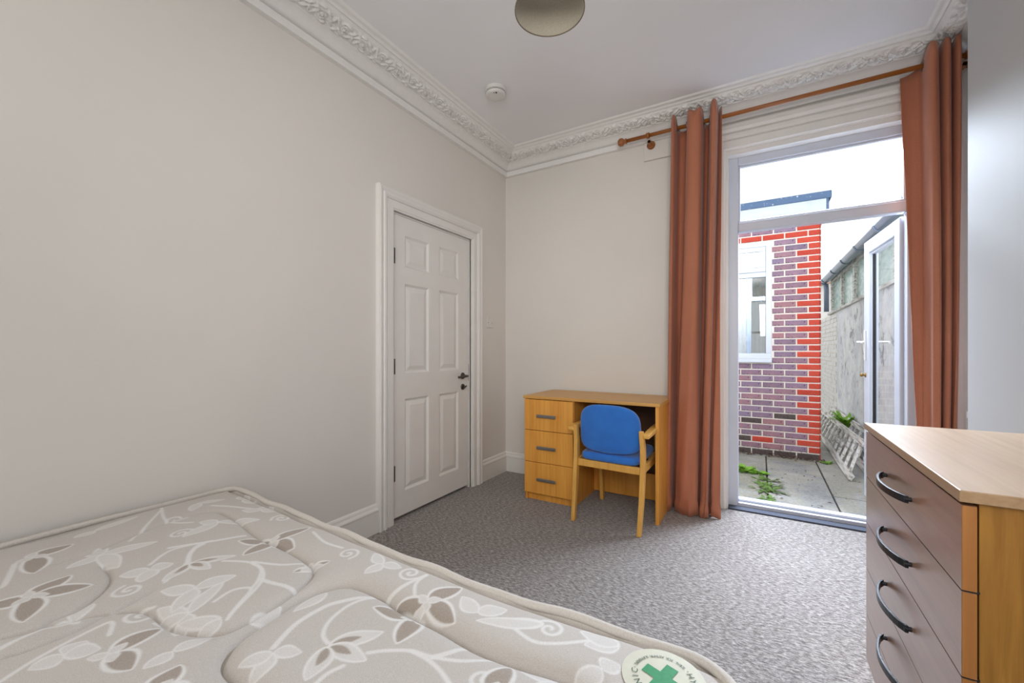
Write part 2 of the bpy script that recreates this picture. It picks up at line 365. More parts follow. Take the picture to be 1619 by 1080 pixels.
AP2 = [(w_*.92, p) for w_, p in AP2]
struct(architrave('trim_5', .16, AP2, [(OX0, 0), (OX0, OZ), (OX1, OZ), (OX1, 0)], lambda a, b, p: (a, YB-p, b)))

# ------------------------------------------------------------------ bedroom door (six moulded panels)
door = empty('door_1', 'white six panel bedroom door in the left wall', None, (0, 0, 0), kind='structure')
LY0, LY1, LZ0, LZ1, LX = 1.922, 2.732, .022, 1.992, XL-.012
def sixpanel(x, y0, y1, z0, z1, th):
    w_ = y1-y0; ys = [0, .130*w_, .420*w_, .560*w_, .838*w_, w_]; zs = [0, .157, .765, .935, 1.530, 1.640, 1.85, z1-z0]
    mb = MB()
    P = lambda y, z, d: (x-d, y0+y, z0+z)
    for i in range(5):
        for j in range(7):
            a, b, c, d = ys[i], ys[i+1], zs[j], zs[j+1]
            if i in (1, 3) and j in (1, 3, 5):
                loops = [(0, 0), (.004, .003), (.014, .0105), (.020, .0105), (.046, .003), (.050, .0025)]; base = len(mb.v)
                for ins, dep in loops: mb.v += [P(a+ins, c+ins, dep), P(b-ins, c+ins, dep), P(b-ins, d-ins, dep), P(a+ins, d-ins, dep)]
                for k in range(len(loops)-1):
                    for e in range(4): mb.f.append((base+k*4+e, base+k*4+(e+1) % 4, base+k*4+4+(e+1) % 4, base+k*4+4+e))
                k = base+4*(len(loops)-1); mb.f.append((k, k+1, k+2, k+3))
            else:
                b0 = len(mb.v); mb.v += [P(a, c, 0), P(b, c, 0), P(b, d, 0), P(a, d, 0)]; mb.f.append((b0, b0+1, b0+2, b0+3))
    H = z1-z0
    for q in ([P(0, 0, 0), P(0, H, 0), P(0, H, th), P(0, 0, th)], [P(w_, 0, 0), P(w_, H, 0), P(w_, H, th), P(w_, 0, th)], [P(0, 0, th), P(w_, 0, th), P(w_, H, th), P(0, H, th)],
              [P(0, 0, 0), P(w_, 0, 0), P(w_, 0, th), P(0, 0, th)], [P(0, H, 0), P(w_, H, 0), P(w_, H, th), P(0, H, th)]):
        b0 = len(mb.v); mb.v += q; mb.f.append((b0, b0+1, b0+2, b0+3))
    return mb
sixpanel(LX, LY0, LY1, LZ0, LZ1, .04).build('door_leaf', M['gloss'], door)
for z in (.262, .955, 1.672):
    hb = MB().box(LX-.002, LX+.005, LY0-.017, LY0+.016, z, z+.1)
    for k in range(5): hb.lathe([(.0001, 0), (.0075, 0), (.0075, .018), (.0001, .018)], 10, lambda x, y, h, k=k: (LX+.008+x, LY0-.004+y, z+.001+k*.0198+h))
    tag(hb.build('hinge', M['hinge'], door, smooth=False), 'dark steel butt hinge')
HY, HZ = 2.655, .905
lv = MB().lathe([(.0001, .008), (.024, .008), (.026, .004), (.026, 0)], 20, lambda x, y, h: (LX+h, HY+x, HZ+y))
lv.tube([(LX, HY, HZ), (LX+.045, HY, HZ)], .009, 12)
lv.tube([(LX+.045, HY+.012, HZ), (LX+.05, HY-.02, HZ), (LX+.05, HY-.07, HZ-.002), (LX+.044, HY-.105, HZ-.004)], .009, 12)
tag(lv.build('door_handle', M['steel'], door, smooth=True), 'grey metal lever handle')
tt = MB().lathe([(.0001, .008), (.022, .008), (.024, .004), (.024, 0)], 20, lambda x, y, h: (LX+h, HY+x, .818+y))
tt.tube([(LX, HY, .818), (LX+.026, HY, .818)], .007, 10); tt.beam((LX+.026, HY-.014, .812), (LX+.026, HY+.018, .826), .008, .010)
tag(tt.build('thumb_turn', M['steel'], door, smooth=False, bevel=.001), 'dark metal thumb turn')
tag(box(LX-.006, LX-.001, LY1-.001, LY1+.008, .86, 1.0).build('strike_plate', M['steel'], door), 'dark strike plate')
dl = MB().box(XL-.15, XL-.008, DY0-.0, DY0+.012, 0, DZ).box(XL-.15, XL-.008, DY1-.012, DY1, 0, DZ).box(XL-.15, XL-.008, DY0+.012, DY1-.012, DZ-.012, DZ)
dl.box(XL-.12, LX-.042, DY0+.012, DY0+.03, 0, DZ-.012).box(XL-.12, LX-.042, DY1-.03, DY1-.012, 0, DZ-.012)
dl.build('door_lining', M['gloss'], door)
struct(box(XL-.6, XL-.15, DY0-.3, DY1+.3, -.02, 2.3).build('wall_hall', M['hall']))
# light switch
sw = empty('light_switch', 'small white light switch plate on wall between door and corner', 'switch', (XL, 3.02, 1.345))
box(0, .009, -.043, .043, -.043, .043).build('plate', M['white_plastic'], sw, bevel=.003)
MB().box(.009, .014, -.012, .012, -.02, .02).build('rocker', M['white_plastic'], sw, bevel=.002)
for y in (-.03, .03): MB().lathe([(.0001, .0015), (.003, .0015), (.0035, 0)], 8, lambda x, yy, h, y=y: (.009+h, y+x, yy)).build('screw', M['steel'], sw)

# ------------------------------------------------------------------ garden door frame, open leaf
gd = empty('door_2', 'white garden door frame with glazed open leaf', None, kind='structure')
FY0, FY1 = YB+.07, YB+.14
fr = MB().box(OX0, OX0+.072, FY0, FY1, 0, OZ).box(OX1-.072, OX1, FY0, FY1, 0, OZ)
fr.build('door_frame', M['upvc'], gd, bevel=.006)
box(OX0+.072, OX1-.072, FY0, FY1, 2.415, OZ).build('frame_head', M['upvc'], gd, bevel=.006)
box(OX0+.072, OX1-.072, FY0-.004, FY1, 1.945, 2.01).build('transom', M['upvc'], gd, bevel=.008)
bd = MB()   # glazing beads of the fanlight
for a in ((OX0+.072, OX1-.072, 2.01, 2.024), (OX0+.072, OX1-.072, 2.401, 2.415)): bd.box(a[0], a[1], FY0+.012, FY0+.03, a[2], a[3])
for a in (OX0+.072, OX1-.086): bd.box(a, a+.014, FY0+.012, FY0+.03, 2.024, 2.401)
bd.build('glazing_bead', M['upvc'], gd, bevel=.003)
box(OX0+.08, OX1-.08, FY0+.032, FY0+.038, 2.018, 2.407).build('fanlight_pane', M['glass'], gd)
st = MB().box(OX0, OX0+.012, YB, FY0, 0, OZ).box(OX1-.012, OX1, YB, FY0, 0, OZ).box(OX0+.012, OX1-.012, YB, FY0, OZ-.03, OZ-.0)
st.build('door_lining', M['gloss'], gd)
sl = MB().box(OX0+.072, OX1-.072, FY0, FY1, .0, .034).box(OX0+.072, OX1-.072, FY0+.03, FY1+.02, .034, .052)
sl.build('door_sill', M['upvc'], gd, bevel=.005)
box(OX0+.012, OX1-.012, YB-.005, FY0, .0, .01).build('threshold_strip', M['threshold'], gd)
gk = box(OX0+.05, OX0+.0725, FY1-.004, FY1+.01, .05, 1.945).build('weather_bar', M['upvc'], gd)
# open leaf: local x along the leaf from the hinge, local y across
lf = MB(); LW, LH, ZB = .725, 1.945, -.012
lf.box(0, .092, 0, .06, ZB, ZB+LH).box(LW-.115, LW, 0, .06, ZB, ZB+LH).box(.092, LW-.115, 0, .06, ZB+LH-.095, ZB+LH).box(.092, LW-.115, 0, .06, ZB, ZB+.11)
leaf = lf.build('door_leaf', M['upvc'], gd, bevel=.006)
lb = MB()
for x in (.092, LW-.131): lb.box(x, x+.016, .014, .046, ZB+.11, ZB+LH-.095)
for z in (ZB+.11, ZB+LH-.111): lb.box(.108, LW-.131, .014, .046, z, z+.016)
lb.build('glazing_bead', M['upvc'], leaf, bevel=.003)
lk = MB()
for x in (.108, LW-.137): lk.box(x, x+.006, .02, .04, ZB+.126, ZB+LH-.111)
tag(lk.build('glazing_gasket', M['dark'], leaf), 'black rubber gasket')
box(.1, LW-.12, .027, .033, ZB+.118, ZB+LH-.10).build('pane', M['glass'], leaf)
hn = MB().box(LW-.06, LW-.032, .06, .07, 1.03, 1.26); hn.tube([(LW-.046, .07, 1.17), (LW-.046, .105, 1.17), (LW-.06, .112, 1.17), (LW-.16, .112, 1.168)], .009, 10)
hn.box(LW-.06, LW-.032, -.01, 0, 1.03, 1.26); hn.tube([(LW-.046, -.01, 1.17), (LW-.046, -.04, 1.17), (LW-.06, -.048, 1.17), (LW-.16, -.048, 1.168)], .009, 10)
hn.build('door_handle', M['white_plastic'], leaf, smooth=False, bevel=.002)
kb = MB().lathe([(.0001, .034), (.010, .034), (.014, .026), (.009, .016), (.007, .006), (.018, .004), (.018, 0)], 14, lambda x, y, h: (LW-.046+x, .06+h, .92+y))
tag(kb.build('lock_knob', M['brass'], leaf, smooth=True), 'small brass knob')
kb = MB()
for z in (.25, 1.0, 1.75): kb.tube([(-.008, .0, z), (-.008, .0, z+.09)], .011, 10)
kb.build('hinge', M['upvc'], leaf)
leaf.location = (OX1-.030, FY1+.012, 0); leaf.rotation_euler = (0, 0, math.radians(94.0))
# white cable running down the architrave beside the left curtain
tag(MB().tube([(-.262+.012*math.sin(z*2.1)+.004*math.sin(z*9), YB-.034, z) for z in np.linspace(.02, 2.46, 60)], .0035, 6).build('white_cable', M['cable'], smooth=True),
    'thin white cable running down the door architrave beside the left curtain', 'cable')

# ------------------------------------------------------------------ mattress with printed ticking
MX0, MX1, MY0, MY1, MZ = -1.985, -.022, -.47, .902, .505
seams = [[(-1.365,.205),(-1.342,.245),(-1.358,.28),(-1.364,.316),(-1.405,.364),(-1.447,.395),(-1.493,.411),(-1.566,.415)],
 [(-1.705,.361),(-1.708,.442),(-1.745,.56),(-1.768,.65),(-1.765,.71),(-1.735,.742),(-1.68,.755),(-1.531,.747),(-1.404,.736),(-1.263,.733),(-1.166,.735),(-1.073,.726),(-1.023,.685),(-.988,.592),(-.982,.52),(-.984,.471),(-1.007,.443),(-1.059,.42),(-1.119,.407),(-1.197,.405),(-1.246,.389),(-1.303,.329),(-1.345,.256),(-1.364,.205)],
 [(-1.28,.193),(-1.266,.231),(-1.265,.293),(-1.279,.337),(-1.285,.37),(-1.306,.43)],
 [(-.62,.33),(-.70,.39),(-.759,.402),(-.792,.403),(-.854,.404),(-.889,.412),(-.916,.434),(-.935,.465),(-.95,.55),(-.952,.647),(-.923,.706),(-.878,.732),(-.782,.738),(-.736,.732),(-.603,.728),(-.505,.717),(-.444,.718),(-.388,.722),(-.323,.728),(-.275,.722),(-.24,.690),(-.225,.62),(-.25,.54),(-.33,.46)]]
def smooth_line(P, n=8):
    P = [np.array(p, float) for p in P]; out = []
    for i in range(len(P)-1):
        a, b, c, d = P[max(i-1, 0)], P[i], P[i+1], P[min(i+2, len(P)-1)]
        for k in range(n):
            t_ = k/n; out.append(.5*((2*b)+(c-a)*t_+(2*a-5*b+4*c-d)*t_**2+(-a+3*b-3*c+d)*t_**3))
    out.append(P[-1]); return np.array(out)
def seg_dist(X, Y, P, cut=.10):
    D = np.full(X.shape, cut)
    for (x0, y0), (x1, y1) in zip(P[:-1], P[1:]):
        i0, i1 = np.searchsorted(gx, [min(x0, x1)-cut, max(x0, x1)+cut]); j0, j1 = np.searchsorted(gy, [min(y0, y1)-cut, max(y0, y1)+cut])
        if i1 <= i0 or j1 <= j0: continue
        xs, ys = X[j0:j1, i0:i1]-x0, Y[j0:j1, i0:i1]-y0; dx, dy = x1-x0, y1-y0; L2 = dx*dx+dy*dy+1e-12
        t_ = np.clip((xs*dx+ys*dy)/L2, 0, 1); d = np.hypot(xs-t_*dx, ys-t_*dy)
        D[j0:j1, i0:i1] = np.minimum(D[j0:j1, i0:i1], d)
    return D
gx = np.linspace(MX0, MX1, 790)
gy = np.concatenate([np.linspace(MY0, .13, 46)[:-1], np.linspace(.13, MY1, 312)])
X, Y = np.meshgrid(gx, gy)
C = np.empty(X.shape+(3,)); BASE = np.array(s2l(190, 182, 173)[:3]); WHITE = np.array(s2l(224, 221, 217)[:3]); PALE = np.array(s2l(210, 205, 199)[:3]); TAUPE = np.array(s2l(150, 135, 120)[:3])
C[:] = BASE
def window(x0, x1, y0, y1):
    i0, i1 = np.searchsorted(gx, [x0, x1]); j0, j1 = np.searchsorted(gy, [y0, y1]); return slice(j0, j1), slice(i0, i1)
def blend(sl_, a, col): C[sl_] = C[sl_]*(1-a[..., None])+col*a[..., None]
def sstep(d, e=.0022): return np.clip(.5-d/e/2, 0, 1)
def petal(c, tip, width, fill, edge=WHITE, ew=.009, inner=0):
    c = np.array(c); tip = np.array(tip); L = np.hypot(*(tip-c)); u = (tip-c)/L; r = L+.02
    s_ = window(c[0]-r, c[0]+r, c[1]-r, c[1]+r); xs, ys = X[s_]-c[0], Y[s_]-c[1]
    if xs.size == 0: return
    a = (xs*u[0]+ys*u[1])/L; b = -xs*u[1]+ys*u[0]
    b = b-.12*width*np.sin(a*5)
    def prof(a, wd): return np.where((a > 0) & (a < 1), wd*np.sin(np.clip(a, 0, 1)**.8*PI)**.75, -.003)
    d1 = np.abs(b)-prof(a, width); blend(s_, sstep(d1), edge)
    if fill is not None:
        d2 = np.abs(b)-(prof((a-.05)/.9, width-ew)); blend(s_, sstep(d2), fill)
    if inner:
        d3 = np.abs(b)-prof(a*1.9-.12, width*.42); blend(s_, sstep(d3), TAUPE)
def stroke(P, wd, col=WHITE, al=.9):
    P = smooth_line(P, 6); D = seg_dist(X, Y, P, .02); C[:] = C*(1-(sstep(D-wd)*al)[..., None])+col*(sstep(D-wd)*al)[..., None]
def spiral(c, r, turns=1.6, ph=0., sg=1): stroke([(c[0]+r*(.12+.88*k/14)*math.cos(ph+sg*turns*2*PI*k/14), c[1]+r*(.12+.88*k/14)*math.sin(ph+sg*turns*2*PI*k/14)) for k in range(15)], .004)
vines = [[(-1.371,.54),(-1.423,.561),(-1.47,.599),(-1.472,.633)],[(-1.475,.626),(-1.498,.543),(-1.454,.481)],[(-1.185,.178),(-1.209,.231),(-1.232,.324),(-1.223,.342),(-1.181,.325)],[(-1.308,.197),(-1.324,.264),(-1.291,.302)],
 [(-1.117,.497),(-1.128,.544),(-1.095,.571),(-1.053,.521),(-1.019,.481)],[(-.759,.554),(-.789,.564),(-.818,.601),(-.827,.662),(-.805,.724)],[(-.837,.482),(-.869,.552),(-.871,.623),(-.854,.661),(-.808,.726)],
 [(-.669,.581),(-.641,.608),(-.6,.633),(-.547,.643),(-.487,.666),(-.444,.712)],[(-.6,.633),(-.558,.632),(-.518,.622),(-.481,.604),(-.469,.594)],[(-.55,.642),(-.529,.669),(-.515,.704)],[(-.686,.466),(-.691,.501),(-.682,.532)],
 [(-.708,.763),(-.75,.809),(-.757,.858)],[(-.757,.858),(-.77,.80),(-.781,.742)],[(-1.214,.633),(-1.167,.633),(-1.118,.599),(-1.095,.571)],[(-1.223,.638),(-1.14,.678),(-1.107,.717)],[(-1.119,.607),(-1.062,.615),(-1.004,.633)],
 [(-1.954,.659),(-1.803,.621),(-1.718,.625),(-1.669,.655)],[(-1.911,.644),(-1.778,.567),(-1.684,.502)],[(-1.78,.294),(-1.655,.257),(-1.632,.245)],[(-1.297,.595),(-1.202,.637),(-1.11,.606),(-1.029,.492)],
 [(-1.318,.469),(-1.375,.534),(-1.445,.573),(-1.466,.613)],[(-1.518,.546),(-1.472,.628),(-1.429,.712)],[(-.60,.45),(-.55,.50),(-.50,.50),(-.46,.45)],[(-.46,.80),(-.40,.78),(-.35,.80),(-.30,.84)],[(-1.80,.76),(-1.72,.80),(-1.62,.84)],[(-1.25,.84),(-1.16,.82),(-1.08,.83)]]
for k, v_ in enumerate(vines): stroke(v_, .0046 if k % 3 else .0062)
for k, p in enumerate([(-1.356,.409),(-1.461,.848),(-1.034,.816),(-1.766,.643),(-1.208,.386),(-.387,.833),(-.433,.635),(-.80,.842),(-1.60,.60),(-.55,.44)]): spiral(p, .034, 1.5, k*1.3, 1 if k % 2 else -1)
whites = [((-1.648,.427),[(-1.622,.358),(-1.601,.545),(-1.514,.436),(-1.721,.439)]),((-1.12,.445),[(-1.21,.415),(-1.193,.55),(-1.06,.40),(-1.16,.39)]),((-1.424,.471),[(-1.46,.418),(-1.411,.52),(-1.37,.44)]),((-1.368,.542),[(-1.30,.632),(-1.325,.467),(-1.282,.56)]),
 ((-1.216,.496),[(-1.193,.582),(-1.28,.445),(-1.16,.43)]),((-1.031,.474),[(-1.105,.417),(-1.028,.424)]),((-.751,.548),[(-.690,.645),(-.655,.569),(-.707,.47)]),((-.824,.474),[(-.78,.51),(-.788,.412),(-.85,.42)]),((-1.179,.258),[(-1.179,.211),(-1.197,.294),(-1.144,.304)]),
 ((-.999,.37),[(-.989,.438),(-.987,.32)]),((-.965,.500),[(-.968,.575)]),((-.92,.667),[(-.913,.574)]),((-1.602,.705),[(-1.562,.593),(-1.505,.798),(-1.648,.667)]),((-1.899,.474),[(-1.877,.425),(-1.923,.586)]),((-1.595,.845),[(-1.655,.80),(-1.637,.90),(-1.54,.87)]),
 ((-.404,.843),[(-.48,.808),(-.538,.773)]),((-.244,.854),[(-.306,.817),(-.33,.857)]),((-.303,.719),[(-.388,.70),(-.346,.65)]),((-.254,.77),[(-.29,.726),(-.231,.80)]),((-1.322,.302),[(-1.316,.26),(-1.362,.345)]),((-.55,.80),[(-.62,.83),(-.50,.85)]),((-.90,.83),[(-.97,.86),(-.84,.85),(-.90,.77)]),((-.45,.50),[(-.37,.54),(-.40,.44)]),((-1.88,.74),[(-1.80,.70),(-1.84,.82)]),((-1.78,.86),[(-1.70,.87),(-1.85,.89)])]
for k, (c_, ps) in enumerate(whites):
    for p in ps: petal(c_, p, .020 if k % 2 else .024, PALE, inner=1 if k in (3, 6) else 0, ew=.006)
taupes = [((-1.314,.74),[(-1.405,.68),(-1.278,.640),(-1.204,.753),(-1.302,.862)]),((-1.509,.273),[(-1.566,.353),(-1.467,.373),(-1.53,.20),(-1.388,.244)]),((-1.108,.305),[(-1.128,.399),(-1.006,.313)]),((-1.798,.328),[(-1.819,.411),(-1.668,.313)]),((-.90,.305),[(-.943,.36),(-.83,.34)]),
 ((-.677,.773),[(-.645,.868),(-.576,.754),(-.744,.726)]),((-.672,.726),[(-.773,.684),(-.636,.632)]),((-1.073,.722),[(-1.045,.765),(-1.074,.67)]),((-.401,.615),[(-.413,.705),(-.36,.60)])]
for k, (c_, ps) in enumerate(taupes):
    for p in ps: petal(c_, p, .030 if k not in (7,) else .017, TAUPE)
    for j in range(3): petal(c_, (c_[0]+.035*math.cos(j*2.1+k), c_[1]+.035*math.sin(j*2.1+k)), .013, PALE, ew=.004)
# geometry: quilted height field
SD = np.full(X.shape, .1)
for s_ in seams: SD = np.minimum(SD, seg_dist(X, Y, smooth_line(s_, 5), .10))
KQ = np.clip(.35+.65*(X+1.25)/.55, .30, 1)
Zt = -(.6+.4*KQ)*.017*np.exp(-(SD/.005))-KQ*(.007*np.exp(-(SD/.012))+.011*np.exp(-(SD/.030)**2))
nz = np.zeros(X.shape)
for k in range(14):
    a, b, p = rng.uniform(8, 34), rng.uniform(-PI, PI), rng.uniform(0, 6); nz += np.sin(a*(X*math.cos(b)+Y*math.sin(b))+p)/a
Zt += nz*.014
inx = np.minimum(X-MX0, MX1-X); iny = np.minimum(Y-MY0, MY1-Y); edge = np.minimum(inx, iny)
Zt += -.019*np.exp(-((edge-.019)/.0075)**2)-.004*np.exp(-(edge/.05)**2)
# rounded-rectangle outline and the slight wander of the long edge
def clampr(x, y, r=.10):
    for cxs, sx, rr in ((MX0, 1, .07), (MX1, -1, r)):
        for cys, sy in ((MY0, 1), (MY1, -1)):
            qx, qy = (x-(cxs+sx*rr))*sx, (y-(cys+sy*rr))*sy; L = np.hypot(qx, qy)
            m = (qx < 0) & (qy < 0) & (L > rr); f_ = np.where(m, rr/np.maximum(L, 1e-9), 1)
            x = np.where(m, cxs+sx*rr+sx*qx*f_, x); y = np.where(m, cys+sy*rr+sy*qy*f_, y)
    return x, y
def wander(x, y):
    e = np.interp(x, [-1.98, -1.90, -1.4, -.95, -.70, -.47, -.26, -.10, 0], [.945, .945, .910, .884, .872, .871, .886, .885, .878])
    return y+(e-MY1)*np.clip((y-.3)/.6, 0, 1)
Xc, Yc = clampr(X, Y); Yc = wander(Xc, Yc)
Zc = MZ+.016+Zt
ny, nx_ = X.shape; V = np.stack([Xc, Yc, Zc], -1).reshape(-1, 3)
idx = np.arange(ny*nx_).reshape(ny, nx_)
F = np.stack([idx[:-1, :-1], idx[:-1, 1:], idx[1:, 1:], idx[1:, :-1]], -1).reshape(-1, 4)
ring = np.concatenate([idx[0, :-1], idx[:-1, -1], idx[-1, :0:-1], idx[:0:-1, 0]])
lo = []
cen = np.array([(MX0+MX1)/2, (MY0+MY1)/2]); base_n = len(V)
Vs = [V]; prev = ring; Fs = [F]
for zz in (MZ-.004, MZ-.10, .275, .262):
    q = V[ring].copy(); q[:, 2] = zz; Vs.append(q); cur = base_n+np.arange(len(ring)); base_n += len(ring)
    Fs.append(np.stack([prev, cur, np.roll(cur, -1), np.roll(prev, -1)], -1)); prev = cur
V = np.concatenate(Vs); F = np.concatenate(Fs)
me = bpy.data.meshes.new('mattress'); me.vertices.add(len(V)); me.vertices.foreach_set('co', V.ravel())
me.loops.add(F.size); me.loops.foreach_set('vertex_index', F.ravel().astype(np.int32)); me.polygons.add(len(F)); me.polygons.foreach_set('loop_start', np.arange(0, F.size, 4, dtype=np.int32))
me.polygons.foreach_set('use_smooth', [True]*len(F)); me.update(calc_edges=True)
ca = me.color_attributes.new('print', 'FLOAT_COLOR', 'POINT'); cc = np.ones((len(V), 4)); cc[:, :3] = BASE; cc[:ny*nx_, :3] = C.reshape(-1, 3); ca.data.foreach_set('color', cc.ravel().astype(np.float32))
me.materials.append(M['tick']); matt = bpy.data.objects.new('mattress', me); COL.objects.link(matt)
tag(matt, 'quilted double mattress in beige floral ticking lying bare beside the left wall', 'mattress')
def outline(n_arc=10, step=.03):
    P = []
    for (cx_, sx, rr), (cy_, sy), a0 in (((MX1, -1, .10), (MY1, -1), 0), ((MX0, 1, .07), (MY1, -1), PI/2), ((MX0, 1, .07), (MY0, 1), PI), ((MX1, -1, .10), (MY0, 1), 1.5*PI)):
        P += [(cx_+sx*rr+rr*math.cos(a0+PI/2*k/n_arc), cy_+sy*rr+rr*math.sin(a0+PI/2*k/n_arc)) for k in range(n_arc+1)]
    Q = []
    for (x0, y0), (x1, y1) in zip(P, P[1:]+P[:1]):
        n = max(1, int(math.hypot(x1-x0, y1-y0)/step))
        Q += [(lerp(x0, x1, k/n), lerp(y0, y1, k/n)) for k in range(n)]
    return Q
for zz, nm in ((MZ+.011, 'piping'), (.272, 'piping')):
    Q = [(x, float(wander(np.array(x), np.array(y)))+.0025*math.sin(x*31), zz+.003*math.sin(x*17+y*9)) for x, y in outline()]
    MB().tube(Q+Q[:2], .0105, 10, cap=False).build(nm, M['piping'], matt, smooth=True)
# round sewn label with green cross and lettering, draped on the ticking
LCX, LCY, LR = -.150, .792, .074
def topz(x, y):
    j = min(max(np.searchsorted(gy, y), 1), ny-1); i = min(max(np.searchsorted(gx, x), 1), nx_-1); return float(Zc[j, i])
lm = MB(); rings = 10; G = [[(LCX+LR*k/rings*math.cos(2*PI*a/48), LCY+LR*k/rings*math.sin(2*PI*a/48), topz(LCX+LR*k/rings*math.cos(2*PI*a/48), LCY+LR*k/rings*math.sin(2*PI*a/48))+.0022) for a in range(48)] for k in range(rings+1)]
lm.grid(G, close=True); lab = lm.build('sewn_label', M['label'], matt, smooth=True); tag(lab, 'round cream label with green cross')
def drape_mesh(o, lift):
    for v_ in o.data.vertices: v_.co.z = topz(v_.co.x, v_.co.y)+lift
ux, uy = Vector((.3, .95)).normalized(), None
ux = Vector((.3, .954)); vx = Vector((.954, -.3)); cm = MB(); CC = Vector((LCX-.001, LCY-.003))
def cross_cell(a0, a1, b0, b1, n=6):
    cm.grid([[tuple(CC+ux*lerp(a0, a1, i/n)+vx*lerp(b0, b1, j/n))+(0,) for j in range(n+1)] for i in range(n+1)])
h_, L_ = .0112, .0365
cross_cell(-h_, h_, -h_, h_); cross_cell(h_, L_, -h_, h_); cross_cell(-L_, -h_, -h_, h_); cross_cell(-h_, h_, h_, L_); cross_cell(-h_, h_, -L_, -h_)
co = cm.build('cross', M['green'], lab); drape_mesh(co, .0034); tag(co, 'green cross')
def arc_text(txt, size, r, a0, a1, outward, mat, name):
    n = len(txt); verts = []; faces = []
    for k, ch in enumerate(txt):
        if ch == ' ': continue
        cu = bpy.data.curves.new('t', 'FONT'); cu.body = ch; cu.size = size; cu.align_x = 'CENTER'; cu.resolution_u = 2
        to = bpy.data.objects.new('t', cu); COL.objects.link(to); dg = bpy.context.evaluated_depsgraph_get()
        tm = bpy.data.meshes.new_from_object(to.evaluated_get(dg)); a = math.radians(lerp(a0, a1, k/(n-1)))
        up = Vector((math.cos(a), math.sin(a)))*(1 if outward else -1); ri = Vector((up.y, -up.x)); b = len(verts)
        base = Vector((LCX+r*math.cos(a), LCY+r*math.sin(a)))
        for v_ in tm.vertices:
            p = base+ri*v_.co.x+up*v_.co.y; verts.append((p.x, p.y, topz(p.x, p.y)+.0034))
        faces += [tuple(b+i for i in p.vertices) for p in tm.polygons]
        bpy.data.objects.remove(to); bpy.data.curves.remove(cu); bpy.data.meshes.remove(tm)
    m_ = MB(); m_.v = verts; m_.f = faces; return m_.build(name, mat, lab)
arc_text('HYPO-ALLERGENIC', .0165, .045, 36, -168, True, M['ink'], 'lettering')
arc_text('\u2022 IDEAL FOR ASTHMA SUFFERERS \u2022', .0088, .0545, 47, 183, False, M['ink'], 'lettering')
# divan base under the mattress
dv = empty('divan_base', 'plain cloth divan base hidden under the floral mattress', 'bed base')
box(MX0+.03, MX1-.04, MY0+.02, .85, .06, .262).build('base_body', M['divan'], dv, bevel=.01)
for x in (MX0+.12, MX1-.14):
    for y in (MY0+.1, .77): MB().lathe([(.02, 0), (.024, .06)], 12, lambda a, b, h, x=x, y=y: (x+a, y+b, h), cap=True).build('foot', M['dark'], dv)

# ------------------------------------------------------------------ desk
dk = empty('desk', 'light beech laminate desk with three drawers against the back wall', 'desk', (-1.515, 2.75, 0))
DW, DD, DH = .965, .515, .772
box(-.014, DW+.008, -.012, DD, DH-.022, DH).build('desktop', M['desk_x'], dk, bevel=.003)
box(0, .018, .004, DD-.01, 0, DH-.022).build('side_panel', M['desk'], dk, bevel=.001)
box(DW-.022, DW, 0, DD-.01, 0, DH-.022).build('side_panel', M['desk'], dk, bevel=.001)
box(.372, .39, .004, DD-.01, 0, DH-.022).build('side_panel', M['desk'], dk, bevel=.001)
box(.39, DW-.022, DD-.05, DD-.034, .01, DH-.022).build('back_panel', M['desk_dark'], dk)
box(.39, DW-.022, DD-.10, DD-.084, .01, .20).build('rear_rail', M['desk'], dk, bevel=.001)
box(.018, .372, .02, .036, 0, .055).build('plinth', M['desk'], dk)
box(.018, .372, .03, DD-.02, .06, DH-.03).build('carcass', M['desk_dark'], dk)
for k, (z0, z1) in enumerate(((.522, .746), (.288, .518), (.058, .284))):
    d = box(.002, .388, -.016, .002, z0, z1).build('drawer', M['desk'], dk, bevel=.0015)
    hb = MB(); zc = lerp(z0, z1, .50)-.004
    for i in range(7):
        pass
    hb.box(.112, .262, -.040, -.030, zc-.011, zc+.011).box(.122, .134, -.030, -.016, zc-.006, zc+.006).box(.240, .252, -.030, -.016, zc-.006, zc+.006)
    tag(hb.build('handle', M['handle_silver'], d, bevel=.003), 'grey metal bar handle')

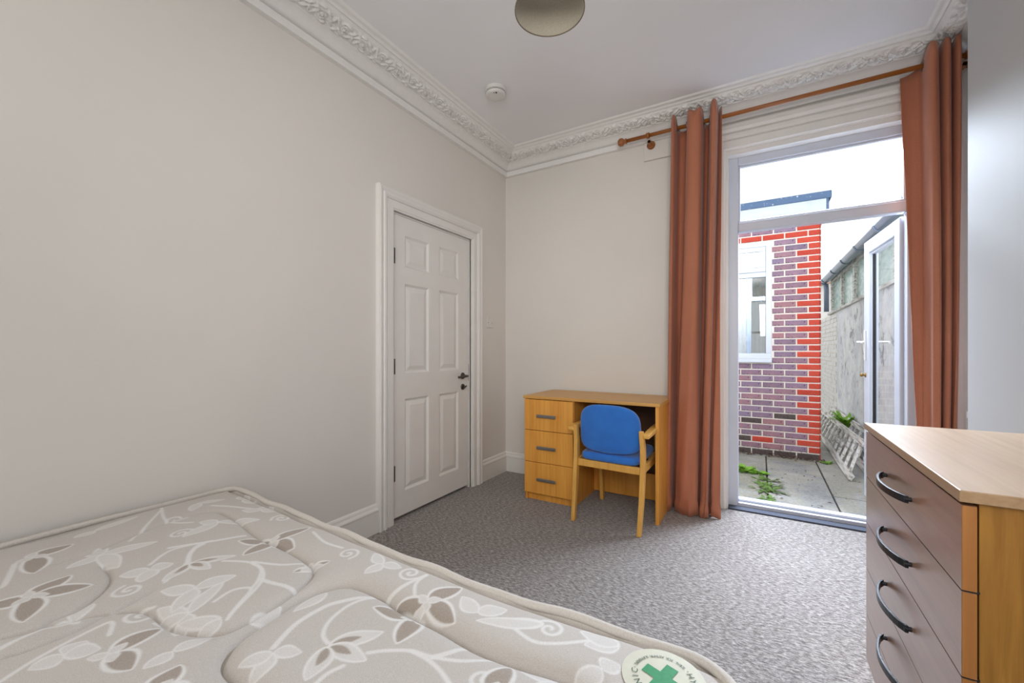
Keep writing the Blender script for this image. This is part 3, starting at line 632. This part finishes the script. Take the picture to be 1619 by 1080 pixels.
# ------------------------------------------------------------------ chair (seen from behind, facing the desk)
ch = empty('chair', 'beech armchair with blue padded seat and back pushed into the desk', 'chair', (-.834, 2.545, 0), math.radians(-3))
def cham(mb, p, q, wd, th, **k): return mb.beam(p, q, wd, th, (0, 1, 0), **k)
for s in (-1, 1):
    pr = [(-.022, 0, .0), (-.004, .0, .0)]
    lg = MB(); P = [(.214*s, -.004, 0, .034, .026), (.219*s, .032, .20, .042, .028), (.220*s, .060, .40, .050, .028), (.219*s, .058, .52, .044, .028), (.217*s, .040, .60, .034, .028), (.216*s, .034, .622, .026, .026)]
    G = [[(x-t_/2, y-d_/2, z), (x+t_/2, y-d_/2, z), (x+t_/2, y+d_/2, z), (x-t_/2, y+d_/2, z)] for x, y, z, d_, t_ in P]
    lg.grid(G, close=True); lg.f += [(3, 2, 1, 0), tuple(range(len(P)*4-4, len(P)*4))]
    lg.build('leg', M['chairwood'], ch, bevel=.006, seg=3)
    fl = MB(); P = [(.203*s, .468, 0, .034, .026), (.205*s, .452, .36, .046, .028), (.208*s, .410, .585, .036, .028)]
    G = [[(x-t_/2, y-d_/2, z), (x+t_/2, y-d_/2, z), (x+t_/2, y+d_/2, z), (x-t_/2, y+d_/2, z)] for x, y, z, d_, t_ in P]
    fl.grid(G, close=True); fl.f += [(3, 2, 1, 0), tuple(range(len(P)*4-4, len(P)*4))]
    fl.build('leg', M['chairwood'], ch, bevel=.006, seg=3)
    ar = MB(); A = [(.247, .020, .592, .040, .026), (.246, .10, .600, .046, .030), (.238, .24, .606, .050, .028), (.228, .36, .604, .052, .026), (.220, .425, .598, .046, .024)]
    G = [[(s*x-w_/2, y, z-t_/2), (s*x+w_/2, y, z-t_/2), (s*x+w_/2, y, z+t_/2), (s*x-w_/2, y, z+t_/2)] for x, y, z, w_, t_ in A]
    ar.grid(G, close=True); ar.f += [(3, 2, 1, 0), tuple(range(len(A)*4-4, len(A)*4))]
    ar.build('armrest', M['chairwood'], ch, bevel=.008, seg=3)
    MB().beam((.212*s, .06, .375), (.203*s, .45, .385), .022, .05).build('seat_rail', M['chairwood'], ch, bevel=.004)
MB().beam((-.206, .058, .372), (.206, .058, .372), .022, .045).build('seat_rail', M['chairwood'], ch, bevel=.004)
MB().beam((-.19, .452, .382), (.19, .452, .382), .022, .05).build('seat_rail', M['chairwood'], ch, bevel=.004)
def cushion(name, poly_fn, n=40, m=9):   # rounded pad: outline loops from face to face
    mb = MB(); loops = [(.86, 0), (.955, .06), (.99, .22), (1, .5), (.99, .78), (.955, .94), (.86, 1)]
    G = [[poly_fn(2*PI*k/n, s_, t_) for k in range(n)] for s_, t_ in loops]
    mb.grid(G, close=True); mb.f += [tuple(range(n-1, -1, -1)), tuple(range((len(loops)-1)*n, len(loops)*n))]
    return mb.build(name, M['blue'], ch, smooth=True)
def sup(a, e): c, s = math.cos(a), math.sin(a); return abs(c)**(2/e)*(1 if c > 0 else -1), abs(s)**(2/e)*(1 if s > 0 else -1)
def seat_pt(a, s_, t_):
    x, y = sup(a, 7); wd = .197-.008*(y+1)/2
    x_, y_ = x*wd*s_, .258+y*.222*s_; z = .396+.050*t_+.016*(y_-.04)+.006*(1-(x/1)**2)*t_
    return (x_, y_, z)
cushion('seat', seat_pt)
def back_pt(a, s_, t_):
    x, z = sup(a, 3.6 if math.sin(a) > 0 else 6.5); zc, hh = .613, .140
    z_ = zc+z*hh*s_
    if z < 0: z_ -= .018*(1-(x*s_)**2)*(-z)
    else: z_ += .012*(1-(x*s_)**2)*z
    wd = .200-.006*max(0, z)
    x_ = x*wd*s_; y_ = .052-.075*(z_-.45)+.05*(1-t_)*0+.045*(t_-.5)+.045*(x_/.2)**2
    return (x_, y_, z_)
cushion('backrest', back_pt, n=56)

# ------------------------------------------------------------------ chest of drawers
cd = empty('chest_of_drawers', 'oak chest of five drawers with black bow handles by the chimney breast', 'chest of drawers', (.290, .990, 0))
CW, CDp, CH = .75, .452, .882   # along y, depth along x, height
box(-.001, CDp, 0, CW, CH-.020, CH).build('top', M['chest_top'], cd, bevel=.0015)
box(.026, CDp-.004, .012, .030, 0, CH-.020).build('side_panel', M['chest_side'], cd)
box(.026, CDp-.004, CW-.030, CW-.012, 0, CH-.020).build('side_panel', M['chest_side'], cd)
box(CDp-.012, CDp-.004, .030, CW-.030, .05, CH-.020).build('back_panel', M['chest_side'], cd)
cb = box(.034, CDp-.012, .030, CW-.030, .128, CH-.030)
for k in range(1, 5): cb.box(.0036, .0255, .0075, CW-.0075, .8557-.1462*k, .8591-.1462*k)  # dark strips standing in for the shade in the drawer gaps
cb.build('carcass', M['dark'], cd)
box(.034, .05, .030, CW-.030, 0, .120).build('plinth', M['chest_side'], cd)
for k in range(5):
    z1 = .856-.1462*k; z0 = z1-.1432
    d = MB().box(.003, .0215, .006, CW-.006, z0, z1).build('drawer', M['chest_front'], cd)
    e = box(.0035, .0212, .0045, .006, z0+.0005, z1-.0005).build('edge_band', M['chest_edge'], d)
    zc = z1-.076; hb = MB(); y0, y1 = .274, .494
    bow = []; n = 14
    for i in range(n+1):
        t_ = i/n; bow.append((.003-.008-.026*math.sin(PI*t_)**.7, lerp(y0, y1, t_), zc))
    G = [[(x-.003, y, zc-.0085), (x+.003, y, zc-.0085), (x+.003, y, zc+.0085), (x-.003, y, zc+.0085)] for x, y, _ in bow]
    hb.grid(G, close=True); hb.f += [(3, 2, 1, 0), tuple(range(n*4, n*4+4))]
    for y in (y0+.004, y1-.004): hb.tube([(.003, y, zc), (-.010, y, zc)], .0055, 10)
    tag(hb.build('handle', M['handle_black'], d, bevel=.001), 'black bow handle')

# ------------------------------------------------------------------ curtain pole and curtains
PY, PZ = 3.160, 2.690
cp = empty('curtain_pole', 'orange brown wooden curtain pole above the garden door', 'curtain pole')
MB().tube([(-.87, PY, PZ), (.985, PY, PZ)], .0135, 16).build('rod', M['pole'], cp, smooth=True)
fx = lambda x, y, h: (-.87-h, PY+x, PZ+y)
MB().lathe([(.0135, -.004), (.019, -.003), (.020, .006), (.014, .010), (.016, .014), (.026, .024), (.030, .036), (.028, .050), (.018, .061), (.0001, .065)], 18, fx).build('finial', M['pole'], cp, smooth=True)
for bx_ in (-.71, .955):
    b_ = MB().lathe([(.0001, 0), (.030, 0), (.031, .010), (.022, .016), (.012, .022), (.012, .075)], 16, lambda x, y, h, bx_=bx_: (bx_+x, YB-.022-h, PZ-.028+y))
    b_.lathe([(.014, -.010), (.021, -.010), (.021, .010), (.014, .010)], 16, lambda x, y, h, bx_=bx_: (bx_+h, PY+x, PZ+y))
    b_.build('bracket', M['pole'], cp, smooth=True)
tag(box(-.765, -.50, YB-.022, YB, 2.555, 2.690).build('pole_batten', M['wall'], bevel=.002), 'cream painted timber batten on back wall behind left pole bracket', 'batten')
def curtain(name, label, top, bot, ztop, zbot, mid=0, ring_x=(), nrow=50):
    # top: (x, y, head height above the pole centre); bot: (x, y)
    T = smooth_line([p[:2] for p in top], 9); HD = smooth_line([(p[2], 0) for p in top], 9)[:, 0]; B = smooth_line(bot, 9); n = len(T); mb = MB(); G = []
    for r in range(nrow+1):
        t_ = r/nrow; e = t_**1.1; row = []
        for k in range(n):
            x = lerp(T[k][0], B[k][0], e); y = lerp(T[k][1], B[k][1], e)
            x += mid*math.sin(PI*t_)*k/n + .006*math.sin(t_*7+k*.25)*t_; y += .005*math.sin(t_*9+k*.4)*t_
            z = lerp(ztop+HD[k], zbot+.004+.006*math.sin(k*.7), t_)
            if t_ > .96: y -= .014*math.sin(k*.35); x += .010*math.sin(k*.5)
            row.append((x, y, z))
        G.append(row)
    root = empty(name, label, 'curtain')
    mb.grid(G); mb.build('drape', M['curtain'], root, smooth=True, solid=.003, fix=False)
    for x in ring_x:
        MB().lathe([(.021, -.003), (.024, -.0045), (.028, -.003), (.028, .003), (.024, .0045), (.021, .003), (.021, -.003)], 24, lambda a, b, h, x=x: (x+h*1.2, PY+a, PZ+b)).build('eyelet', M['handle_silver'], root, smooth=True)
curtain('curtain', 'brown suede curtain hanging left of the garden door beside the desk',
    [(-0.549, 3.215, 0.020), (-0.542, 3.137, 0.030), (-0.526, 3.087, 0.060), (-0.511, 3.116, 0.065), (-0.508, 3.179, 0.030), (-0.496, 3.216, 0.000), (-0.466, 3.220, -0.005), (-0.445, 3.211, 0.010), (-0.435, 3.123, 0.050), (-0.419, 3.069, 0.062), (-0.382, 3.049, 0.035), (-0.347, 3.069, 0.062), (-0.337, 3.123, 0.060), (-0.336, 3.187, 0.030), (-0.325, 3.218, 0.000), (-0.305, 3.215, 0.000), (-0.295, 3.165, 0.020), (-0.288, 3.101, 0.050), (-0.272, 3.059, 0.080), (-0.252, 3.066, 0.080), (-0.244, 3.116, 0.060), (-0.241, 3.179, 0.030), (-0.235, 3.151, 0.050), (-0.220, 3.123, 0.055)],
    [(-.585, 3.20), (-.580, 3.12), (-.566, 3.06), (-.545, 3.04), (-.535, 3.10), (-.526, 3.16), (-.512, 3.17), (-.503, 3.12), (-.498, 3.06), (-.480, 3.02), (-.430, 3.00), (-.380, 3.01), (-.368, 3.05), (-.372, 3.12), (-.360, 3.15), (-.348, 3.12), (-.340, 3.06), (-.325, 3.02), (-.305, 3.02), (-.296, 3.08), (-.298, 3.14), (-.285, 3.10), (-.268, 3.06), (-.232, 3.07)],
    PZ, 0, ring_x=(-.510, -.440, -.338, -.293, -.243))
curtain('curtain', 'brown suede curtain hanging right of the garden door beside the chimney breast',
    [(0.691, 3.201, -0.020), (0.712, 3.211, -0.012), (0.740, 3.215, 0.000), (0.768, 3.211, 0.020), (0.779, 3.179, 0.040), (0.777, 3.109, 0.060), (0.786, 3.069, 0.075), (0.806, 3.066, 0.068), (0.823, 3.094, 0.060), (0.831, 3.151, 0.050), (0.835, 3.116, 0.060), (0.841, 3.077, 0.075), (0.856, 3.066, 0.070), (0.870, 3.091, 0.060), (0.878, 3.144, 0.050), (0.881, 3.109, 0.060), (0.888, 3.073, 0.075), (0.901, 3.069, 0.070), (0.913, 3.109, 0.060), (0.923, 3.179, 0.040)],
    [(0.778, 3.13), (0.783, 3.115), (0.789, 3.10), (0.794, 3.085), (0.796, 3.065), (0.798, 3.045), (0.802, 3.03), (0.812, 3.03), (0.820, 3.045), (0.822, 3.075), (0.826, 3.06), (0.830, 3.035), (0.837, 3.03), (0.843, 3.045), (0.845, 3.075), (0.848, 3.06), (0.853, 3.04), (0.857, 3.038), (0.861, 3.055), (0.863, 3.09)],
    PZ, 0, mid=.010, ring_x=[.780, .834, .880])

# ------------------------------------------------------------------ ceiling light, smoke alarm, radiator
LX_, LY_, LZ_ = -.656, 1.373, 2.345
pl = empty('pendant_light', 'unlit pendant lamp with beige cone shade hanging from ceiling', 'lamp', (LX_, LY_, LZ_))
MB().lathe([(.125, 0), (.092, .155)], 48).build('lamp_shade', M['shade'], pl, smooth=True, solid=.002)
rm = MB().lathe([(.1235, -.001), (.1265, -.001), (.1265, .005), (.1235, .005), (.1235, -.001)], 48)
tag(rm.build('shade_rim', M['shade_rim'], pl), 'darker trim at the lower rim')
sp_ = MB()
for k in range(3): a = 2*PI*k/3+.4; sp_.tube([(.02*math.cos(a), .02*math.sin(a), .138), (.094*math.cos(a), .094*math.sin(a), .148)], .0018, 6)
sp_.lathe([(.018, .136), (.023, .136), (.023, .140), (.018, .140), (.018, .136)], 20); sp_.build('shade_spider', M['white_plastic'], pl)
MB().lathe([(.0001, .165), (.012, .16), (.018, .15), (.019, .14), (.018, .125), (.016, .122)], 16).build('lamp_holder', M['white_plastic'], pl, smooth=True)
MB().lathe([(.0001, .090), (.012, .092), (.020, .100), (.022, .112), (.018, .124), (.013, .132)], 20).build('bulb', M['bulb'], pl, smooth=True)
MB().tube([(0, 0, .15), (.001, 0, .3), (0, 0, ZC-LZ_-.01)], .003, 8).build('cord', M['white_plastic'], pl, smooth=True)
MB().lathe([(.0001, -.03), (.012, -.03), (.03, -.022), (.045, -.006), (.046, 0)], 24, lambda x, y, h: (x, y, ZC-LZ_+h)).build('ceiling_rose', M['white_plastic'], pl, smooth=True)
sm = empty('smoke_alarm', 'round white smoke alarm on the ceiling', 'smoke alarm', (-1.512, 2.335, ZC))
MB().lathe([(.070, 0), (.070, -.020), (.066, -.024)], 40, cap=True).build('base', M['white_plastic'], sm, smooth=False, bevel=.001)
dk_ = MB()
for a, b in ((-.024, -.0265), (-.0295, -.032)): dk_.lathe([(.0672, a), (.0672, b)], 40, cap=True)
tag(dk_.build('vent_gap', M['dark'], sm), 'dark vent slot')
MB().lathe([(.068, -.0265), (.068, -.0295)], 40, cap=True).build('vent_ring', M['white_plastic'], sm)
MB().lathe([(.067, -.032), (.066, -.040), (.060, -.046), (.050, -.048), (.0001, -.049)], 40).build('cover', M['white_plastic'], sm, smooth=True)
ld = MB().lathe([(.0001, -.052), (.005, -.052), (.006, -.045)], 12, lambda x, y, h: (.028+x, -.036+y, h)); ld.lathe([(.0001, -.051), (.003, -.051), (.003, -.046)], 10, lambda x, y, h: (.014+x, -.042+y, h))
tag(ld.build('test_button', M['dark'], sm), 'dark test button')
rd = empty('radiator', 'white panel radiator in the alcove beside the right curtain', 'radiator', (.935, 0, .16))
pm = MB(); G0, G1 = [], []; y = 2.68; k = 0
while y < 3.10:
    d = 0 if k % 4 in (0, 1) else .010
    G0.append((d, y, .03)); G1.append((d, y, .60)); y += (.006 if k % 2 else .028); k += 1
pm.grid([G0, G1]); pm.build('front_panel', M['rad'], rd, solid=.002)
tg = MB().box(.0, .062, 2.67, 3.11, .625, .632)
for k in range(11): tg.box(.008, .054, 2.685+k*.038, 2.705+k*.038, .632, .636)
tg.box(-.002, .0, 2.67, 3.11, .596, .632)
tg.build('top_grille', M['rad'], rd, bevel=.001)
for y in (3.108, 2.668): box(.0, .062, y, y+.004, .03, .628).build('end_cover', M['rad'], rd)
MB().tube([(.03, 3.08, .04), (.03, 3.08, -.16)], .0075, 10).build('pipe', M['rad'], rd, smooth=True)

# ------------------------------------------------------------------ back yard: paving
GZ = -.15
yard = struct(box(-3.0, 6, YB+.25, 16, GZ-.10, GZ-.022).build('ground', M['soil']))
def slab(x0, x1, y0, y1):
    g = .006; a, b, c = rng.uniform(-.002, .002, 3)
    m_ = MB().quadbox([(x0+g, y0+g, -.05), (x1-g, y0+g, -.05), (x1-g, y1-g, -.05), (x0+g, y1-g, -.05), (x0+g, y0+g, a), (x1-g, y0+g, b), (x1-g, y1-g, c), (x0+g, y1-g, (a+b+c)/3)])
    o = m_.build('paving_slab', M['paving'], yard, bevel=.005); o.location = (0, 0, GZ)
for (x0, x1), ys in {(-1.0, -.42): (3.55, 4.4, 5.3, 5.9), (-.42, .06): (3.55, 4.05, 4.95, 5.9), (.06, .54): (3.55, 3.72, 5.15, 5.62, 5.9), (.54, 1.02): (3.55, 4.5, 5.40, 6.3, 7.2, 8.1, 9.0, 9.9, 10.8), (1.02, 1.12): (3.55, 10.8)}.items():
    for y0, y1 in zip(ys, ys[1:]): slab(x0, x1, y0, y1)

# ------------------------------------------------------------------ brick extension
EX, EY, EZ = .583, 5.87, 2.69
ext = empty('brick_extension', 'flat roofed red and purple brick extension across the yard', 'building')
WXa, WXb, WZa, WZb = -1.10, .120, 1.0, 2.41
core = MB().box(-2.2, WXa, EY, EY+.2, GZ-.02, EZ).box(WXb, EX, EY, EY+.2, GZ-.02, EZ).box(WXa, WXb, EY, EY+.2, GZ-.02, WZa).box(WXa, WXb, EY, EY+.2, WZb, EZ).box(EX-.2, EX, EY+.2, 6.9, GZ-.02, EZ).box(-2.2, EX-.2, 6.7, 6.9, GZ-.02, EZ)
core.build('mortar_core', M['mortar'], ext)
def brick_mesh(w_, d_, h_):
    mb = MB(); mb.box(0, w_, -.012, d_, 0, h_); me_ = mb.mesh('brick'); bm = bmesh.new(); bm.from_mesh(me_)
    bmesh.ops.bevel(bm, geom=[e for e in bm.edges if all(v.co.y < 0 for v in e.verts)], offset=.005, segments=1, affect='EDGES', profile=.5); bm.to_mesh(me_); bm.free(); return me_
bcache = {}
def brick(x, z, w_, mat, face='y', jit=True):
    key = (round(w_, 3), mat)
    if key not in bcache: bcache[key] = brick_mesh(w_, .02, .0585); bcache[key].materials.append(M[mat])
    o = bpy.data.objects.new('brick', bcache[key]); COL.objects.link(o); o.parent = ext
    if face == 'y': o.location = (x, EY+rng.uniform(-.002, .002), z)
    else: o.location = (EX+rng.uniform(-.002, .002), x, z); o.rotation_euler = (0, 0, PI/2)
course = .0733; row = 0; z = GZ+.004
PITCH = .2265
while z+.06 < EZ:
    rz_ = z+rng.uniform(-.001, .001)
    inwin = z+.0625 > WZa-.01 and z < WZb-.005; lint = (not inwin) and abs(z-WZb) < .075 and z >= WZb-.01
    xr = EX
    wq = .212 if row % 2 == 0 else .101
    brick(xr-wq, rz_, wq, 'brick_damp' if row == 0 else 'brick_red'); xr -= wq+.0145
    x0lim = WXb+.004 if inwin else -.72
    first = True
    while xr > x0lim+.03:
        wb_ = .212
        if xr-wb_ < x0lim: wb_ = xr-x0lim
        if wb_ < .035: break
        brick(xr-wb_, rz_, wb_, 'brick_red' if lint or (row == 2 and -.05 < xr < .2) else ('brick_damp' if row == 0 or (row < 7 and rng.random() < .4) else 'brick_multi')); xr -= wb_+.0145; first = False
    # return side of the corner
    yy = EY+(.1165 if row % 2 == 0 else .2265)
    if row % 2 == 0: brick(EY+.010, rz_, .1015, 'brick_red', 'x')
    else: brick(EY+.010, rz_, .2115, 'brick_red', 'x')
    z += course; row += 1
rt = MB().box(-2.3, EX+.10, EY-.09, 7.0, 2.80, 2.880); rt.build('roof_edge', M['felt'], ext, bevel=.008)
box(-2.3, EX+.052, EY-.07, EY-.045, EZ-.02, 2.80).build('fascia', M['fascia'], ext)
box(EX+.052, EX+.077, EY-.07, 7.0, EZ-.02, 2.80).build('fascia', M['felt'], ext)
box(-2.3, EX+.052, EY-.045, 7.0, EZ, EZ+.02).build('soffit', M['fascia'], ext)
# its window
win = empty('window_2', None, None, (0, EY, 0), kind='structure')
wfm = MB().box(WXa, WXb, .0, .07, WZb-.06, WZb).box(WXa, WXb, 0, .07, WZa, WZa+.065).box(WXb-.062, WXb, 0, .07, WZa+.065, WZb-.06).box(WXa, WXa+.062, 0, .07, WZa+.065, WZb-.06).box(-.55, -.47, 0, .07, WZa+.065, WZb-.06).box(-.47, WXb-.062, 0, .07, 1.985, 2.045)
wfm.build('window_frame', M['upvc'], win, bevel=.005)
sh = MB().box(-.47, .058, -.018, .02, 2.29, 2.345).box(-.47, .058, -.018, .02, 2.045, 2.10).box(.0, .058, -.018, .02, 2.10, 2.29).box(-.47, -.415, -.018, .02, 2.10, 2.29)
sh.build('top_sash', M['upvc'], win, bevel=.005)
box(-.42, .002, .0, .006, 2.098, 2.292).build('pane', M['glass_dark'], win)
box(-.475, .062, .03, .036, WZa+.06, 1.99).build('pane', M['glass_dark'], win)
box(WXa+.06, -.545, .03, .036, WZa+.06, WZb-.055).build('pane', M['glass_dark'], win)
box(WXa-.03, WXb+.0, -.06, .02, WZa-.045, WZa-.002).build('window_sill', M['upvc'], win, bevel=.006)
gk = MB()
for x in (-.475, .054): gk.box(x, x+.008, .022, .03, WZa+.065, 1.985)
gk.build('gasket', M['dark'], win)
cw = MB(); G = [[(lerp(-.20, .06, k/40), .12+.02*math.sin(k*.9), z) for k in range(41)] for z in (WZa+.02, WZb-.05)]
cw.grid(G); cv = empty('window_curtain', 'grey green curtain behind the extension window pane', 'curtain', (0, EY, 0)); cw.build('drape', M['net'], cv, smooth=True, solid=.003)
struct(box(-2.0, EX-.2, EY+.75, EY+.80, GZ, EZ).build('wall_extension_inside', M['wall']))

# ------------------------------------------------------------------ boundary wall with lean-to glazing
BX = 1.10
struct(box(BX, BX+.22, YB+.25, 8.75, GZ-.02, 1.735).build('wall_boundary', M['render']))
bwf = struct(box(BX+.012, BX+.22, 8.75, 11.4, GZ-.02, 1.735).build('wall_boundary', M['mortar']))
wbk = MB(); z = GZ; r_ = 0
while z < 1.70:
    y = 8.75-(.11 if r_ % 2 else 0)
    while y < 11.4:
        if y+.1 > 8.75: wbk.box(BX+rng.uniform(-.004, .004), BX+.02, max(y, 8.75), min(y+.213, 11.4), z, z+.063)
        y += .225
    z += .075; r_ += 1
tag(wbk.build('painted_bricks', M['whitebrick'], bwf), None, None, None, 'stuff')
lt = empty('lean_to', 'glazed lean-to with grey gutter on top of the boundary wall', 'lean-to')
box(BX-.03, BX+.2, YB+.3, 9.6, 1.735, 1.775).build('sill_board', M['oldwood'], lt, bevel=.004)
ys = [9.42, 8.35, 7.32, 6.30, 5.28, 4.26, 3.62]
for y in ys: box(BX+.0, BX+.08, y-.05, y+.05, 1.775, 2.30).build('post', M['oldwood'], lt, bevel=.003)
for a, b in zip(ys, ys[1:]):
    box(BX+.04, BX+.046, b+.05, a-.05, 1.80, 2.29).build('pane', M['glass_green'], lt)
box(BX, BX+.08, 3.57, 9.47, 2.29, 2.36).build('top_rail', M['oldwood'], lt)
box(BX+.05, BX+1.6, YB+.3, 9.6, 1.3, 1.76).build('lean_to_base', M['farwall'], lt)
rfm = MB().quadbox([(BX-.04, YB+.3, 2.36), (BX+1.6, YB+.3, 2.62), (BX+1.6, 9.7, 2.62), (BX-.04, 9.7, 2.36), (BX-.04, YB+.3, 2.38), (BX+1.6, YB+.3, 2.65), (BX+1.6, 9.7, 2.65), (BX-.04, 9.7, 2.38)])
rfm.build('lean_to_roof', M['glass_green'], lt)
def gx_(y): return BX-.085
def gz_(y): return 2.275+.012*(y-5)
n = 12; G = []
for y in np.linspace(YB+.3, 9.75, 14): G.append([(gx_(y)+.056*math.cos(PI+PI*k/n), y, gz_(y)+.056*math.sin(PI+PI*k/n)+.045) for k in range(n+1)])
MB().grid(G).build('gutter', M['gutter'], lt, smooth=True, solid=.004)
for y in (4.4, 5.35, 6.35, 7.3, 8.25, 9.35, 9.6):
    G = [[(gx_(y)+.063*math.cos(PI+PI*k/n), yy, gz_(y)+.063*math.sin(PI+PI*k/n)+.045) for k in range(n+1)] for yy in (y-.035, y+.035)]
    MB().grid(G).build('gutter_clip', M['gutter'], lt, smooth=True, solid=.006)
MB().tube([(BX-.06, 9.55, 2.31), (BX-.05, 9.55, 2.2), (BX-.05, 9.55, 1.80)], .04, 12).build('downpipe', M['gutter'], lt, smooth=True)

# ------------------------------------------------------------------ ladder sections lying against the wall
def ladder(label, b0, b1, t0, t1, n, nm='ladder'):
    b0, b1, t0, t1 = map(Vector, (b0, b1, t0, t1)); ld = empty(nm, label, 'ladder')
    MB().beam(b0, b1, .030, .062, (t0-b0)).build('rail', M['oldwood'], ld, bevel=.005)
    MB().beam(t0, t1, .030, .062, (t0-b0)).build('rail', M['oldwood'], ld, bevel=.005)
    for k in range(n):
        u = (k+.6)/n; p = lerp(b0, b1, u); dx = (b1-b0).normalized(); q = lerp(t0, t1, u)
        a, b = p.lerp(q, .04), p.lerp(q, .96)
        MB().beam(a, b, .020, .046, dx.cross(q-p).cross(q-p)).build('rung', M['oldwood'], ld, bevel=.003)
    return ld
ladder('weathered white wooden ladder lying on its side on the paving, outer of two', (.752, 5.08, GZ+.034), (.752, 9.0, GZ+.034), (.90, 5.38, .165), (.885, 9.2, .07), 15)
ladder('weathered white wooden ladder tucked between the outer ladder and boundary wall', (.930, 4.95, GZ+.034), (.930, 8.9, GZ+.034), (1.05, 5.2, .19), (1.05, 9.0, .10), 14)

# ------------------------------------------------------------------ weeds, fern, litter
def tuft(name, label, loc, n, L, mat, spread=1.0, dirx=(0, 0), up=.6, wd=.012, group=None, maxx=None):
    mb = MB()
    for k in range(n):
        a = rng.uniform(0, 2*PI); l_ = L*rng.uniform(.5, 1.1); h_ = up*rng.uniform(.4, 1.2); r0 = rng.uniform(0, .025)*spread
        ox, oy = r0*math.cos(a)+dirx[0]*rng.uniform(-1, 1), r0*math.sin(a)+dirx[1]*rng.uniform(-1, 1)
        ca_, sa_ = math.cos(a), math.sin(a); pts = []
        for i, (u, wv) in enumerate(((0, .35), (.35, 1), (.7, .8), (1, .05))):
            rr = l_*u*.8; zz = l_*h_*(u-.55*u*u); pts.append((ox+ca_*rr-sa_*wd*wv, oy+sa_*rr+ca_*wd*wv, zz)); pts.append((ox+ca_*rr+sa_*wd*wv, oy+sa_*rr-ca_*wd*wv, zz+.003))
        b = len(mb.v); mb.v += pts
        for i in range(3): mb.f.append((b+2*i, b+2*i+1, b+2*i+3, b+2*i+2))
    if maxx is not None: mb.v = [(min(x, maxx), y, z) for x, y, z in mb.v]
    e = empty(name, label, 'plant', loc, 0, group); mb.build('leaves', mat, e, fix=False)
    MB().tube([(0, 0, -.02), (0, 0, L*.25)], .004, 6).build('stem', mat, e); return e
W_ = 'weeds in the paving joints'
tuft('weed', 'bright green weed clump at the far end of the mossy cross joint', (-.17, 4.98, GZ), 70, .11, M['leaf'], 2.2, (.07, .04), 1.0, .015, W_)
tuft('weed', 'low bright green weed spreading along the cross joint to the long joint', (-.05, 4.93, GZ), 70, .08, M['leaf'], 1.5, (.10, .03), .6, .014, W_)
for y, n_, l_, lb_ in ((4.74, 18, .07, 'dark green weed nearest the brick wall in the long paving joint'), (4.52, 24, .085, 'dark green weed second from the brick wall in the long paving joint'), (4.38, 24, .09, 'wide dark green weed third from the brick wall in the long paving joint'), (4.12, 18, .075, 'dark green weed nearest the door sill in the long paving joint')):
    tuft('weed', lb_, (.06, y, GZ), n_, l_*1.5, M['leaf_dark'], 1.2, (.07, .03), .35, .013, W_)
tuft('weed', 'small green weed at the foot of the brick corner', (.64, 5.75, GZ), 26, .07, M['leaf'], 1.2, (.02, .03), .8, .010, W_)
tuft('fern', 'bright green leafy plant growing between ladder and boundary wall', (1.0, 7.25, .06), 90, .20, M['leaf'], 1.5, (.02, .10), 1.6, .024, maxx=.075)
tuft('garden_shrub', 'green shrub glimpsed beyond the far end of boundary wall', (.75, 13.2, GZ), 160, .8, M['leaf'], 8, (.3, .3), 2.6, .06)
lit = MB()
for k in range(230):
    x = rng.uniform(-.55, .62); y = EY-.042-abs(rng.normal(0, .045)); a = rng.uniform(0, 6.3); l_ = rng.uniform(.008, .022); z = GZ+.004+abs(rng.normal(0, .012))
    dx, dy = math.cos(a)*l_, math.sin(a)*l_; t_ = rng.uniform(-.008, .008)
    b = len(lit.v); lit.v += [(x-dx, y-dy, z), (x+dy*.6, y-dx*.6, z+.004+t_), (x+dx, y+dy, z+t_), (x-dy*.6, y+dx*.6, z+.006)]; lit.f.append((b, b+1, b+2, b+3))
for k in range(26):
    x = rng.uniform(.0, .5); y = EY-.04-rng.uniform(0, .06); a = rng.uniform(-1, 1); h_ = rng.uniform(.03, .12)
    lit.tube([(x, y, GZ), (x+a*.03, y-.01, GZ+h_*.7), (x+a*.07, y-.02, GZ+h_)], .0018, 4)
tag(lit.build('leaf_litter', M['litter'], fix=False), 'dry brown leaf litter and stems along the foot of the brick wall', 'leaf litter', None, 'stuff')
lit = MB()
for k in range(90):
    x = rng.uniform(.1, 1.0); y = rng.uniform(3.7, 5.3); a = rng.uniform(0, 6.3); l_ = rng.uniform(.004, .020); z = GZ+.003
    dx, dy = math.cos(a)*l_, math.sin(a)*l_; b = len(lit.v); lit.v += [(x-dx, y-dy, z), (x+dy*.4, y-dx*.4, z+.004), (x+dx, y+dy, z+.003), (x-dy*.4, y+dx*.4, z+.006)]; lit.f.append((b, b+1, b+2, b+3))
tag(lit.build('paving_debris', M['litter'], fix=False), 'dark leaf and moss scraps scattered over the paving slabs', 'leaf litter', None, 'stuff')

# ------------------------------------------------------------------ neighbouring house far behind
nh = empty('neighbouring_house', 'pale rendered house far beyond the yard with tiled roof', 'house', (1.6, 19, GZ))
MB().prism([(-1.7, 0), (3.2, 0), (3.2, 3.7), (.75, 3.7), (-1.7, 3.0)], 0, 5, lambda u, v, h: (u, h, v)).build('wall', M['farwall'], nh)
MB().quadbox([(-2.0, -.2, 2.95), (.8, -.2, 3.72), (.8, 5.2, 3.72), (-2.0, 5.2, 2.95), (-2.0, -.2, 3.03), (.8, -.2, 3.82), (.8, 5.2, 3.82), (-2.0, 5.2, 3.03)]).build('roof', M['tile'], nh)
